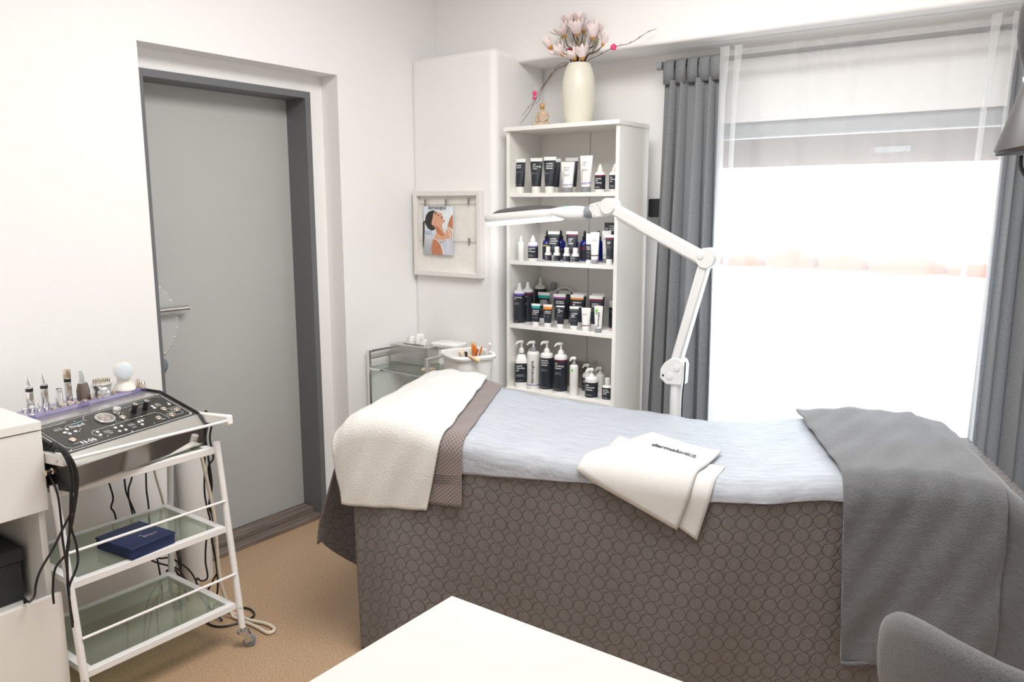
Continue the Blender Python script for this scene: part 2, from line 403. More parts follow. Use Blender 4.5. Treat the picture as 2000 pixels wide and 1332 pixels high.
TXT = {}
def text_geo(body, bold=0.0, spacing=1.0):
    """2-D outline mesh of a word, size 1, origin left baseline; returns verts, faces, width"""
    key = (body, bold, spacing)
    if key in TXT: return TXT[key]
    cu = bpy.data.curves.new('lettering', 'FONT'); cu.body = body; cu.size = 1.0; cu.offset = bold; cu.resolution_u = 2
    cu.space_character = spacing
    o = bpy.data.objects.new('lettering', cu); COL.objects.link(o)
    dg = bpy.context.evaluated_depsgraph_get(); dg.update()
    me = bpy.data.meshes.new_from_object(o.evaluated_get(dg))
    v = [(p.co.x, p.co.y) for p in me.vertices]; f = [tuple(p.vertices) for p in me.polygons]
    bpy.data.objects.remove(o); bpy.data.meshes.remove(me); bpy.data.curves.remove(cu)
    w = max((p[0] for p in v), default=1)
    TXT[key] = (v, f, w); return TXT[key]
def put_text(mb, body, fn, x, y, size=None, width=None, bold=0.0, vertical=False, spacing=1.0):
    v, f, w = text_geo(body, bold, spacing)
    if width: size = width / w
    if vertical: P = [fn(x - q[1]*size, y + q[0]*size) for q in v]
    else: P = [fn(x + q[0]*size, y + q[1]*size) for q in v]
    mb.add(P, f); return size

# ------------------------------------------------------------ room
WX = -2.89; WY = 3.52; CZ = 2.90
struct('floor', MB().box(-3.3, -1.8, -0.06, 1.3, 3.9, 0.0), m_floor, smooth=False)
struct('ceiling', MB().box(-3.3, -1.8, CZ, 1.3, 3.9, CZ+0.06), m_ceil, smooth=False)
# door wall with a deep niche (y 1.70 .. 2.60, z 0 .. 2.14)
wl = MB()
wl.box(-3.30, -1.8, 0, WX, 1.645, CZ); wl.box(-3.30, 2.60, 0, WX, 3.9, CZ); wl.box(-3.30, 1.645, 2.13, WX, 2.60, CZ)
wl.box(-3.30, 1.645, 2.05, -3.0, 2.60, 2.13); wl.box(-3.30, 2.515, 0, -3.0, 2.60, 2.05); wl.box(-3.30, 1.645, 0, -3.17, 2.515, 2.05)
struct('wall_left', wl, m_wall, smooth=False)
# window wall: opening x -1.52..-0.20, z 0.10..1.90
ww = MB()
ww.box(-3.3, WY, 0, -1.52, 3.82, 2.30); ww.box(-0.20, WY, 0, 1.3, 3.82, 2.30)
ww.box(-1.52, WY, 1.90, -0.20, 3.82, 2.30); ww.box(-1.52, WY, 0, -0.20, 3.82, 0.10)
struct('wall_window', ww, m_wall, smooth=False)
struct('trim_1', MB().box(-2.90, 3.285, 2.225, 1.2, WY+0.02, CZ), m_wall, bevel=0.012, seg=3)
# chimney block beside the shelf
ch = MB().box(-2.90, 3.10, 0, -2.36, WY+0.01, 2.272)
struct('wall_block', ch, m_wall, bevel=0.030, seg=4)
struct('wall_right', MB().box(1.2, -1.8, 0, 1.3, 3.9, CZ), m_wall, smooth=False)
struct('wall_back', MB().box(-3.3, -1.9, 0, 1.3, -1.8, CZ), m_wall, smooth=False)
struct('baseboard_window', MB().box(-2.36, WY-0.012, 0, -1.52, WY, 0.07), m_white, smooth=False)

# door
d = MB(); fx = -2.98
frame = MB()
for (a, b_) in ((1.660, 1.712), (2.485, 2.515)):
    frame.box(-3.16, a, 0, fx, b_, 2.052)
frame.box(-3.16, 1.712, 2.022, fx, 2.485, 2.052)
door = thing('door_1', None, None, (0, 0, 0)); door['kind'] = 'structure'
dl = MB().box(-3.155, 1.712, 0.05, -3.118, 2.485, 2.022).build('door_leaf', m_door, door, smooth=False)
frame.build('door_frame', m_frame_grey, door, bevel=0.0015, smooth=False)
hd = MB(); hd.tube([(-3.075, 1.735, 1.112), (-3.075, 1.894, 1.112)], 0.0105, 16, 0)
hd.tube([(-3.118, 1.755, 1.112), (-3.075, 1.755, 1.112)], 0.009, 12, 0)
hd.build('door_handle', m_steel, dl)
for (y, z) in [(1.768, 1.222), (1.795, 1.204), (1.820, 1.175), (1.838, 1.143), (1.853, 1.106), (1.858, 1.067), (1.856, 1.026), (1.845, 0.988), (1.824, 0.956), (1.798, 0.925), (1.768, 0.903)]:
    MB().sphere((-3.117, y, z), 0.0062, 14, 10).build('door_stud', m_chrome, dl)
# raised half-round plate the studs hold
pl = [(1.713 + 0.152*math.cos(a), 1.063 + 0.168*math.sin(a)) for a in [(-0.5 + i/24)*PI for i in range(25)]]
MB().prism(pl, lambda y, z: (-3.118, y, z), lambda y, z: (-3.112, y, z)).build('door_plate', mat('door_plate_grey', (0.50, 0.50, 0.485), 0.35), dl, bevel=0.002, smooth=False)
lk = MB(); lk.lathe([(0.034, 0), (0.034, 0.012), (0.028, 0.02), (0.012, 0.024)], (-3.118, 1.768, 0.876), 24, Matrix.Rotation(PI/2, 4, 'Y'))
lk.build('door_lock', m_rubber, dl)
th = MB(); th.box(-3.16, 1.712, 0, -3.04, 2.485, 0.048); th.box(-3.04, 1.712, 0, -2.985, 2.50, 0.022)
struct('trim_2', th, m_wood, bevel=0.004)

# window
win = thing('window_1', None, None); win['kind'] = 'structure'
wf = MB()
wf.box(-1.52, 3.545, 0.10, -1.475, 3.69, 1.90); wf.box(-0.26, 3.545, 0.10, -0.20, 3.69, 1.90)
wf.box(-1.475, 3.545, 1.842, -0.26, 3.69, 1.90); wf.box(-1.475, 3.62, 0.10, -0.26, 3.69, 0.17)
wf.build('window_frame', mat('window_frame_shaded', (0.36, 0.37, 0.38), 0.5), win, bevel=0.004)  # shadow band below the lintel is painted into the frame's grey
MB().box(-1.475, 3.56, 1.832, -0.26, 3.60, 1.842).build('frame_bead', m_winframe, win, smooth=False)
MB().box(-1.475, 3.653, 0.17, -0.26, 3.659, 1.848).build('pane', m_pane, win, smooth=False)
MB().box(-1.52, 3.49, 0.07, -0.20, 3.545, 0.10).build('window_sill', m_white, win, bevel=0.004)
sh = MB(); sh.box(-1.52, 3.74, 1.715, -0.20, 3.775, 1.90)
sh.build('roller_shutter', m_shutter, win, smooth=False)
MB().box(-0.80, 3.732, 1.762, -0.66, 3.742, 1.785).build('shutter_sticker', m_wpl, win, smooth=False)

# house across the street (seen overexposed through the voile)
hb = thing('neighbour_house', 'white rendered house with orange tiled roof seen faintly through the voile curtain', 'house', (0, 9.5, -3.2))
MB().box(-12, 0, 0, 6, 6, 4.02).build('house_wall', m_render, hb, smooth=False)
rt = MB(); x = -12.0
while x < 6:
    w_ = 0.5 + rnd.random()*0.5; h_ = 0.10 + rnd.random()*0.12
    rt.lathe([(w_*0.5, 0.0), (w_*0.46, h_*0.6), (w_*0.28, h_), (0.02, h_*1.1)], (x + w_/2, 0.25, 4.02), 14); x += w_*0.95
rt.build('roof_tiles', m_tile, hb)

# unseen ceiling panels added as housings for the fill area lights
for i, (x, y, sx, sy, nm) in enumerate(((-1.05, 1.65, 1.2, 1.2, 'square flat fill-light panel added out of view above the treatment bed'), (-0.9, -0.6, 1.6, 0.8, 'oblong flat fill-light panel added out of view behind the desk'))):
    c = thing('added_fill_panel', nm, 'lamp', (x, y, CZ))
    MB().box(-sx/2-0.02, -sy/2-0.02, -0.03, sx/2+0.02, sy/2+0.02, 0).build('fill_panel_housing', m_white, c, smooth=False)

# ------------------------------------------------------------ curtains
rodt = thing('curtain_rod', 'dark grey metal curtain rod across the window wall', 'curtain rod', (0, 0, 0))
rd = MB().tube([(-1.645, 3.40, 2.155), (0.45, 3.40, 2.155)], 0.010, 14, 0); rd.build('rod', m_dgpl, rodt)
MB().tube([(-1.665, 3.40, 2.155), (-1.640, 3.40, 2.155)], 0.0185, 20, 0).build('finial', m_gpl, rodt)
for x in (-1.60, 0.35): MB().bar((x, 3.40, 2.155), (x, WY, 2.155), 0.014).build('bracket', m_gpl, rodt)
def curtain(label, xt0, xt1, xb0, xb1, nf, amp, seed, ytop=3.395):
    c = thing('curtain', label, 'curtain', ((xt0+xt1)/2, 3.39, 0), 0, None)
    r = random.Random(seed); ph = [r.random()*6 for _ in range(6)]
    NX, NZ = 150, 44; rows = []; uv = []; cx = (xt0+xt1)/2
    z0, z1 = 0.03, 2.085
    for j in range(NZ+1):
        t = j/NZ; z = z0+(z1-z0)*t; row = []; ur = []
        a = xb0+(xt0-xb0)*t; b = xb1+(xt1-xb1)*t; k = (1-t)
        for i in range(NX+1):
            s = i/NX
            w = 2*PI*nf*(s + 0.035*math.sin(2*PI*s*1.7+ph[4]) + 0.02*k*math.sin(5*s+ph[5]))
            am = amp*(0.45+0.55*min(1, k*3))
            y = am*(math.sin(w + 0.5*math.sin(2.1*k+ph[0])) + 0.35*math.sin(2*w+ph[1]+k*1.3) + 0.25*math.sin(0.5*w+ph[2]+k))
            x = a+(b-a)*s + 0.012*math.sin(2*w+ph[3]) * (0.3+k)
            row.append((x-cx, y, z)); ur.append((s*(xt1-xt0)*2.0, z))
        rows.append(row); uv.append(ur)
    MB().grid(rows, uv).build('curtain_cloth', m_curtain, c, solid=0.002, ang=180)
    nt_ = max(3, int((xt1-xt0)/0.052))
    for i in range(nt_):
        x = xt0+(xt1-xt0)*(i+0.5)/nt_ - cx; hw = 0.0245
        pts = [(-0.012, 2.07), (-0.016, 2.13), (-0.013, 2.163), (0.004, 2.174), (0.022, 2.163), (0.024, 2.13), (0.020, 2.07)]
        rows = [[(x-hw+0.004*math.sin(i), p[0], p[1]) , (x, p[0]-0.003, p[1]), (x+hw, p[0], p[1])] for p in pts]
        uv = [[(x-hw, p[1]), (x, p[1]), (x+hw, p[1])] for p in pts]
        MB().grid(rows, uv).build('curtain_tab', m_curtain, c, solid=0.002, ang=180)
    return c
curtain('left long grey woven tab-top curtain beside the white shelf', -1.628, -1.352, -1.672, -1.320, 4.5, 0.030, 3)
curtain('right long grey woven tab-top curtain at the picture edge', -0.292, 0.12, -0.318, 0.14, 6, 0.030, 9)

sc_ = thing('sheer_curtain', 'thin white voile curtain hanging across the bright window', 'curtain', (-0.82, 3.352, 0))
rows = []; uv = []
for j in range(31):
    t = j/30; z = 0.03+2.15*t; row = []; ur = []
    for i in range(121):
        s = i/120; x = -0.530+1.055*s
        if s > 0.96: x -= (1-t)*0.03*(s-0.96)/0.04
        y = 0.006*math.sin(s*34+t*1.5)+0.004*math.sin(s*71+2*t)
        if t > 0.93: y += 0.006*math.sin(s*60)
        row.append((x, y, z)); ur.append((s, t))
    rows.append(row); uv.append(ur)
MB().grid(rows, uv).build('voile_panel', m_sheer, sc_, ang=180)
for (x0, x1, xb, wd_) in ((-0.530, -0.500, -0.515, 0.030), (-0.468, -0.440, -0.490, 0.022), (0.455, 0.490, 0.40, 0.020), (0.520, 0.540, 0.500, 0.016)):
    rows = []
    for j in range(21):
        t = j/20; z = 0.04+2.155*t
        e = max(0, (t-0.9))/0.1
        a = xb+(x0-xb)*t; w2 = wd_+0.012*e
        rows.append([(a+k_*w2/4, -0.010+0.004*math.sin(k_*1.6+t*6), z) for k_ in range(5)])
    MB().grid(rows).build('voile_fold', m_sheer2, sc_, ang=180)

# ------------------------------------------------------------ treatment bed (local frame: s along, t across, z up)
BO = Vector((-1.95, 1.79, 0)); BT = math.radians(21); BU = Vector((math.cos(BT), math.sin(BT), 0)); BV = Vector((-math.sin(BT), math.cos(BT), 0))
ZT = [(-0.30, 0.42), (-0.20, 0.56), (-0.13, 0.68), (-0.08, 0.755), (-0.04, 0.800), (0.0, 0.818), (0.08, 0.828), (0.18, 0.820), (0.32, 0.785), (0.55, 0.755), (0.8, 0.735), (1.15, 0.705), (1.3, 0.713), (1.48, 0.742), (1.7, 0.757), (1.88, 0.752), (1.96, 0.735), (2.01, 0.70), (2.05, 0.62), (2.08, 0.50), (2.10, 0.36)]
def ztop(s):
    if s <= ZT[0][0]: return ZT[0][1]
    for (a, za), (b, zb) in zip(ZT, ZT[1:]):
        if s <= b:
            t = (s-a)/(b-a); t = t*t*(3-2*t)*0.5 + t*0.5; return za+(zb-za)*t
    return ZT[-1][1]
BR = 0.05; ARC = BR*PI/2
def bed_pt(s, t, z): return tuple(BO + BU*s + BV*t + Vector((0, 0, z)))
def side_wave(s, dz):
    k = max(0, dz)
    return 0.045*k + k*0.030*math.sin(s*7.2+0.6) + k*0.014*math.sin(s*17+1.0+k*2) + 0.016*k*math.sin(s*4-0.4)
def drape(s, v, off=0.0, wave=1.0):
    zt = ztop(s)
    if v <= 0: return bed_pt(s, BR - v, zt + off)
    if v <= ARC:
        a = v/BR; R = BR+off
        return bed_pt(s, BR - R*math.sin(a), zt - BR + R*math.cos(a))
    dz = v-ARC
    return bed_pt(s, -off - wave*side_wave(s, dz), zt - BR - dz)
def strip(name, m, parent, s_far, s_near, t_far, z_end, off, ns=60, solid=0.003, wr=0.0, seed=1, farroll=True, wave=1.0, n1=26, n3=30, s_mid=None):
    s_mid = s_mid or s_near
    """cloth laid over the bed: s_far, s_near = (left, right) at far and near side; hangs to z_end=(left, right)"""
    rows = []; uv = []
    vfar = -(t_far-BR)
    for j in range(ns+1):
        q = j/ns; row = []; ur = []
        sf = s_far[0]+(s_far[1]-s_far[0])*q; sn = s_near[0]+(s_near[1]-s_near[0])*q
        ze = z_end[0]+(z_end[1]-z_end[0])*q
        vend = ARC + max(0.005, ztop(sn)-BR-ze)
        vs = [vfar*(1-i/n1) for i in range(n1)] + [ARC*i/6 for i in range(6)] + [ARC+(vend-ARC)*i/n3 for i in range(n3+1)]
        for v in vs:
            sm = s_mid[0]+(s_mid[1]-s_mid[0])*q
            if v < 0: s = sf+(sm-sf)*(v-vfar)/(-vfar)
            else: s = sm+(sn-sm)*min(1, v/vend)
            o = off
            if wr: o += wr*(math.sin(s*23+v*9+seed)*math.sin(v*15-s*6+seed*2)+1) * 0.5 + wr*0.4*math.sin(s*60+v*31)
            p = drape(s, v, o, wave)
            row.append(p); ur.append((s, v))
        rows.append(row); uv.append(ur)
    return MB().grid(rows, uv).build(name, m, parent, solid=solid, ang=180)

bed = thing('massage_table', 'long padded treatment bed under the quilted taupe cover', 'treatment bed', (0, 0, 0))
rows_t = []; rings = []
for j in range(31):
    s = 0.03+1.93*j/30; z = ztop(s)-0.012
    rings.append([bed_pt(s, 0.05, z-0.05), bed_pt(s, 0.06, z-0.008), bed_pt(s, 0.08, z), bed_pt(s, 0.68, z), bed_pt(s, 0.71, z-0.03), bed_pt(s, 0.71, z-0.11), bed_pt(s, 0.05, z-0.11)])
MB().loft(rings).build('mattress', m_wpl, bed)
for s in (0.25, 1.60):
    for t in (0.14, 0.62):
        MB().bar(bed_pt(s, t, 0), bed_pt(s, t, 0.62), 0.05).build('leg', m_tmetal, bed)
MB().bar(bed_pt(0.12, 0.36, 0.585), bed_pt(1.85, 0.36, 0.585), 0.5, 0.03).build('bed_frame', m_tmetal, bed)

# quilted cover
q = thing('quilted_bedspread', 'taupe bedspread quilted in circles hanging down the treatment bed', 'bedspread', (0, 0, 0))
rows = []; uv = []
NS = 150
for j in range(NS+1):
    s = -0.03+2.06*j/NS; row = []; ur = []
    ss = min(max(s, 0.0), 1.97); zt = ztop(ss)
    vend = ARC+zt-BR-0.015
    for v in [-0.62, -0.4, -0.2, -0.08] + [ARC*i/6 for i in range(6)] + [ARC+(vend-ARC)*i/60 for i in range(61)]:
        if v <= ARC: p = Vector(drape(ss, v, -0.004)) + BU*(s-ss)
        else:
            dz = v-ARC; k = dz/0.75
            fold = 0.050*k*math.exp(-((s-0.16)/0.11)**2) - 0.035*k*math.exp(-((s-0.33)/0.08)**2)
            p = Vector(drape(ss, v, -0.004)) + BU*(s-ss + (0.035*k*max(0, 1-s/0.2))) - BV*fold
        row.append(tuple(p)); ur.append((s, v))
    rows.append(row); uv.append(ur)
MB().grid(rows, uv).build('side_panel', m_quilt, q, solid=-0.006, ang=180)
# head-end panel: shorter, its near corner swings out
rows = []; uv = []
for j in range(41):
    t = -0.01+0.76*j/40; row = []; ur = []
    hem = max(0.14, 0.36-1.0*max(0, t-0.02))
    z0 = 0.765
    for i in range(31):
        k = i/30; z = z0+(hem-z0)*k; dz = z0-z
        out = 0.012+0.25*dz*math.exp(-(max(0, t)/0.30)**2) + 0.05*dz + 0.02*math.sin(t*16+1)*dz*2
        if dz > 0.33: out -= 0.20*(dz-0.33)
        row.append(bed_pt(-0.035-out, t+0.01, z)); ur.append((t+0.2, -dz))
    rows.append(row); uv.append(ur)
MB().grid(rows, uv).build('head_panel', m_quilt, q, solid=0.006, ang=180)
rows = []; uv = []
for j in range(41):
    t = -0.01+0.76*j/40; row = []; ur = []
    for i in range(31):
        k = i/30; z = 0.70+(0.03-0.70)*k; dz = 0.70-z
        row.append(bed_pt(2.035+0.03*dz+0.02*math.sin(t*14)*dz, t+0.0, z)); ur.append((t, -dz))
    rows.append(row); uv.append(ur)
MB().grid(rows, uv).build('foot_panel', m_quilt, q, solid=0.006, ang=180)

# paper sheet, towels, blanket, folded robe
o = strip('disposable_sheet', m_sheet, None, (0.05, 1.62), (0.05, 1.62), 0.725, (0.662, 0.690), 0.002, ns=90, solid=0.001, wr=0.004, n3=6, wave=0.3)
tag(o, 'thin pale blue-grey disposable sheet smoothed over the top of the treatment bed', 'bed sheet')
o = strip('grey_towel', m_gytowel, None, (0.02, 0.300), (0.03, 0.374), 0.735, (0.560, 0.560), 0.008, ns=40, solid=0.004, wr=0.003, seed=3, n3=16, wave=0.6)
tag(o, 'taupe woven towel with ribbed band showing beside the white towel', 'towel')
hemm = MB()
for z in (0.640, 0.648, 0.656, 0.664):
    pts = []
    for i in range(13):
        s = 0.245+0.128*i/12; v = ARC+ztop(s)-BR-z; pts.append(drape(s, v, 0.0135, 0.6))
    hemm.tube(pts, 0.0018, 6, 1)
hemm.build('ribbed_band', m_gytowel, o)
o = strip('white_towel', m_whtowel, None, (-0.17, 0.235), (-0.050, 0.256), 0.745, (0.532, 0.542), 0.018, ns=60, solid=0.007, wr=0.006, seed=5, n3=24, wave=0.6, s_mid=(-0.095, 0.312))
tag(o, 'large white terry towel draped over the head end of the treatment bed', 'towel')

blk = thing('fleece_blanket', 'grey fleece blanket folded across the foot end of the treatment bed', 'blanket', (0, 0, 0))
strip('blanket_lower_layer', m_blanket, blk, (1.62, 2.03), (1.66, 2.07), 0.76, (0.24, 0.25), 0.014, ns=40, solid=0.006, wr=0.003, seed=2, n3=30, wave=1.4)
strip('blanket_upper_layer', m_blanket, blk, (1.460, 1.86), (1.555, 1.940), 0.765, (0.200, 0.285), 0.020, ns=70, solid=0.008, wr=0.007, seed=8, n3=40, wave=1.3, s_mid=(1.530, 1.955))
bh = MB(); pts = []
for i in range(41):
    k = i/40; s = 1.555+0.385*k; ze = 0.200+0.085*k; v = ARC+ztop(s)-BR-ze; pts.append(drape(s, v-0.004, 0.029+0.007*math.sin(16*k), 1.3))
bh.tube(pts, 0.0065, 8, 1); bh.build('blanket_hem', m_fleece_o, blk)

def quad_cloth(name, m, parent, A, B_, C, D, off, n=28, solid=0.005, puff=0.004, round_=0.0):
    rows = []; uv = []
    for j in range(n+1):
        b = j/n; row = []; ur = []
        for i in range(n+1):
            a = i/n
            s = (A[0]*(1-a)+B_[0]*a)*(1-b) + (D[0]*(1-a)+C[0]*a)*b
            v = (A[1]*(1-a)+B_[1]*a)*(1-b) + (D[1]*(1-a)+C[1]*a)*b
            pf = puff*(math.sin(PI*a)*math.sin(PI*b))**0.5 + 0.002*math.sin(9*a+4*b)
            row.append(drape(s, v, off+pf, 0.9)); ur.append((s, v))
        rows.append(row); uv.append(ur)
    return MB().grid(rows, uv).build(name, m, parent, solid=solid, ang=180)
rb = thing('folded_wrap', 'folded white cotton wrap with a printed name lying on the middle of the bed', 'towel', (0, 0, 0))
quad_cloth('wrap_lower_fold', m_robe, rb, (0.80, 0.02), (0.842, -0.262), (1.203, -0.090), (1.128, 0.205), 0.006, solid=0.006)
quad_cloth('wrap_upper_fold', m_robe, rb, (0.752, 0.055), (0.952, -0.335), (1.190, -0.228), (1.068, 0.180), 0.016, solid=0.007, puff=0.006)
tx = MB()
def wrapmap(x, y):
    # baseline runs from (0.965,-0.150) towards (1.115,-0.100)
    ex = Vector((0.150, 0.050)).normalized(); ey = Vector((ex.y, -ex.x))*1.0
    p = Vector((0.962, -0.152)) + ex*x + ey*y*1.35
    return drape(p.x, p.y, 0.0322, 0.9)
put_text(tx, 'dermalogica', wrapmap, 0, 0, width=0.155, bold=0.03)
tx.build('printed_name', m_txtd, rb, smooth=False)

# ------------------------------------------------------------ white desk
dk = thing('desk', 'white desk whose top corner fills the bottom of the picture', 'desk', (0, 0, 0))
MB().box(-0.988, 0.10, 0.725, 0.75, 1.148, 0.75).build('desk_top', m_desk, dk, bevel=0.0012)
for x, y in ((-0.95, 0.14), (-0.95, 1.05), (0.69, 0.14), (0.69, 1.05)): MB().box(x, y, 0, x+0.05, y+0.05, 0.725).build('leg', m_tmetal, dk, bevel=0.002)

# ------------------------------------------------------------ chair
cr = thing('office_chair', 'rounded grey felt shell chair in the lower right corner', 'chair', (-0.022, 1.335, 0.044), math.radians(158))
def back_pt(u, w, off=0):      # u across -1..1, w up 0..1
    a = 0.245*(0.80+0.20*min(1, w*1.6)); r = 0.085
    x = u*a; z = 0.36+0.478*w
    y = 0.045 - 0.085*(u**2) - 0.05*(1-w)*(1-w)*2 + 0.03*w
    return (x, y + off, z)
def rr(n=80, e=0.48):
    P = []
    for i in range(n):
        t = 2*PI*i/n; c, s_ = math.cos(t), math.sin(t)
        P.append((math.copysign(abs(c)**e, c), math.copysign(abs(s_)**e, s_)))
    return P
ringsA = []
for (k, off) in ((0.02, -0.008), (0.5, -0.014), (0.9, -0.014), (0.97, -0.012), (1.0, -0.004), (1.0, 0.010), (0.97, 0.018), (0.9, 0.020), (0.5, 0.020), (0.02, 0.016)):
    ringsA.append([back_pt(p[0]*k, 0.5+0.5*p[1]*k, off) for p in rr()])
b_ = MB().loft(ringsA); b_.build('backrest', m_chairf, cr, ang=180)
seat = []
for (k, z) in ((0.02, 0.475), (0.7, 0.47), (0.93, 0.462), (1.0, 0.445), (1.0, 0.42), (0.93, 0.405), (0.02, 0.40)):
    seat.append([(p[0]*0.235*k, -0.21+p[1]*0.215*k, z+0.02*abs(p[0]*k)**2) for p in rr(48)])
MB().loft(seat).build('seat', m_chairf, cr, ang=180)
for sx, sy in ((-1, -1), (1, -1), (-1, 1), (1, 1)):
    MB().tube([(0.10*sx, -0.21+0.10*sy, 0.41), (0.20*sx, -0.21+0.19*sy, -0.044)], [0.014, 0.009], 12, 0).build('leg', m_black, cr)

# ------------------------------------------------------------ graphite lamp at the right edge
lp = thing('floor_lamp', 'graphite grey cone reading lamp cut off by the right picture edge', 'lamp', (-0.065, 1.46, 0))
T = Matrix.Translation((0, 0, 1.618)) @ Matrix.Rotation(math.radians(-7), 4, 'Y')
def prof_shell(pr, th_): return pr + [(max(1e-4, r-th_), z) for r, z in reversed(pr)]
MB().lathe([(0.074, 0.0), (0.076, 0.004), (0.034, 0.100), (0.032, 0.103), (0.030, 0.103), (0.032, 0.098), (0.0715, 0.004), (0.0715, 0.0)], (0, 0, 0), 48, T).build('lamp_shade', m_lampshade, lp)
MB().lathe([(0.0705, 0.0045), (0.031, 0.097), (0.001, 0.097), (0.001, 0.095), (0.030, 0.095), (0.069, 0.0045)], (0, 0, 0), 48, T).build('shade_lining', m_shadein, lp)
MB().lathe([(0.031, 0.100), (0.034, 0.103), (0.034, 0.109), (0.030, 0.112)], (0, 0, 0), 32, T).build('collar', m_shadein, lp)
MB().lathe([(0.030, 0.110), (0.037, 0.140), (0.039, 0.170), (0.035, 0.205), (0.024, 0.232), (0.008, 0.245)], (0, 0, 0), 36, T).build('lamp_socket', m_lampshade, lp)
MB().tube([(0.012, 0.0, 1.845), (0.05, 0.02, 1.90), (0.35, 0.10, 1.93), (0.60, 0.14, 1.82)], 0.009, 12).build('lamp_arm', m_lampshade, lp)
MB().tube([(0.60, 0.14, 1.82), (0.60, 0.14, 0.02)], 0.012, 14, 0).build('pole', m_lampshade, lp)
MB().lathe([(0.13, 0), (0.13, 0.012), (0.12, 0.02), (0.014, 0.024)], (0.60, 0.14, 0), 36).build('lamp_base', m_lampshade, lp)
MB().tube([(-0.035, -0.045, 1.605), (-0.032, -0.052, 1.585), (-0.012, -0.055, 1.562), (0.03, -0.05, 1.552), (0.09, 0.0, 1.60), (0.14, 0.05, 1.75), (0.2, 0.08, 1.915)], 0.0028, 8).build('power_cord', m_black, lp)

# ------------------------------------------------------------ magnifier lamp on stand
ml = thing('magnifier_lamp', 'white jointed magnifier lamp with glowing head reaching over the bed', 'lamp', (0, 0, 0))
Ym = 2.90
MB().tube([(-1.297, Ym, 0.05), (-1.297, Ym, 0.855)], 0.0245, 24, 0).build('pole', m_lampw, ml)
bs = MB(); bs.lathe([(0.06, 0.02), (0.06, 0.08), (0.03, 0.10)], (-1.297, Ym, 0), 24)
for k in range(5):
    a = 2*PI*k/5+0.3; bs.bar((-1.297, Ym, 0.06), (-1.297+0.28*math.cos(a), Ym+0.28*math.sin(a)*0.9, 0.045), 0.03, 0.025)
bs.build('stand_base', m_lampw, ml)
for k in range(5):
    a = 2*PI*k/5+0.3; MB().tube([(-1.297+0.28*math.cos(a)-0.01, Ym+0.252*math.sin(a), 0.0255), (-1.297+0.28*math.cos(a)+0.01, Ym+0.252*math.sin(a), 0.0255)], 0.025, 16, 0).build('castor', m_dgpl, ml)
def xz(px, pz, y0, y1):
    return None
# lower hinge housing (rounded D shape) x -1.365..-1.27, z 0.83..0.935
hp = [(-1.358, 0.855), (-1.330, 0.832), (-1.262, 0.836), (-1.258, 0.915), (-1.266, 0.934), (-1.286, 0.944), (-1.315, 0.938), (-1.342, 0.917), (-1.357, 0.892)]
MB().prism(hp, lambda x, z: (x, Ym-0.030, z), lambda x, z: (x, Ym+0.030, z)).build('hinge_housing', m_lampw, ml, bevel=0.004, smooth=False)
for (x, z) in ((-1.316, 0.868), (-1.286, 0.905)):
    MB().lathe([(0.014, 0), (0.014, 0.003), (0.009, 0.004)], (x, Ym-0.030, z), 20, Matrix.Rotation(PI/2, 4, 'X')).build('pivot_cap', m_lampw, ml)
MB().box(-1.347, Ym-0.031, 0.863, -1.340, Ym-0.0295, 0.872).build('slot', m_black, ml, smooth=False)
# lower arm, elbow, upper arm
a0 = Vector((-1.305, Ym, 0.905)); a1 = Vector((-1.193, Ym, 1.333)); a2 = Vector((-1.612, Ym, 1.530))
arm = MB(); arm.bar(a0, a1, 0.050, 0.040, up=(1, 0, 0)); arm.build('lower_arm', m_lampw, ml, bevel=0.008)
arm = MB(); arm.bar(a1, a2, 0.050, 0.044, up=(0, 0, 1)); arm.build('upper_arm', m_lampw, ml, bevel=0.008)
MB().bar(a1+Vector((-0.03, -0.008, -0.010)), a2+Vector((0.04, -0.008, -0.042)), 0.034, 0.012).build('spring_channel', m_alu, ml, bevel=0.003)
MB().lathe([(0.036, -0.032), (0.040, -0.026), (0.040, 0.026), (0.036, 0.032)], a1+Vector((0.006, 0, 0.006)), 32, Matrix.Rotation(PI/2, 4, 'X')).build('elbow_joint', m_lampw, ml)
MB().lathe([(0.013, 0), (0.013, 0.003), (0.009, 0.004)], a1+Vector((-0.012, -0.032, 0.016)), 20, Matrix.Rotation(PI/2, 4, 'X')).build('pivot_cap', m_lampw, ml)
MB().lathe([(0.030, -0.034), (0.034, -0.030), (0.034, 0.030), (0.030, 0.034)], a2+Vector((-0.002, 0, 0.004)), 32, Matrix.Rotation(PI/2, 4, 'X')).build('head_joint', m_lampw, ml)
hk = [(-1.597, 1.561), (-1.640, 1.556), (-1.700, 1.543), (-1.703, 1.520), (-1.690, 1.505), (-1.686, 1.487), (-1.640, 1.492), (-1.600, 1.505)]
MB().prism(hk, lambda x, z: (x, Ym-0.026, z), lambda x, z: (x, Ym+0.026, z)).build('head_bracket', m_lampw, ml, bevel=0.004, smooth=False)
for (x, z) in ((-1.634, 1.545), (-1.662, 1.540), (-1.687, 1.536), (-1.640, 1.500), (-1.673, 1.497)):
    MB().sphere((x, Ym-0.0265, z), 0.0022, 10, 6).build('screw', m_gpl, ml)
for z in (1.510, 1.520, 1.531): MB().box(-1.6235, Ym-0.0275, z, -1.6205, Ym-0.0255, z+0.006).build('slot', m_black, ml, smooth=False)
fl = MB(); pr = []
for i in range(13):
    pr.append((0.0265 if i % 2 else 0.0235, 0.003*i))
fl.lathe(pr, (-1.6925, Ym, 1.513), 28, Matrix.Rotation(-PI/2-0.10, 4, 'Y')); fl.build('bellows', m_gpl, ml)
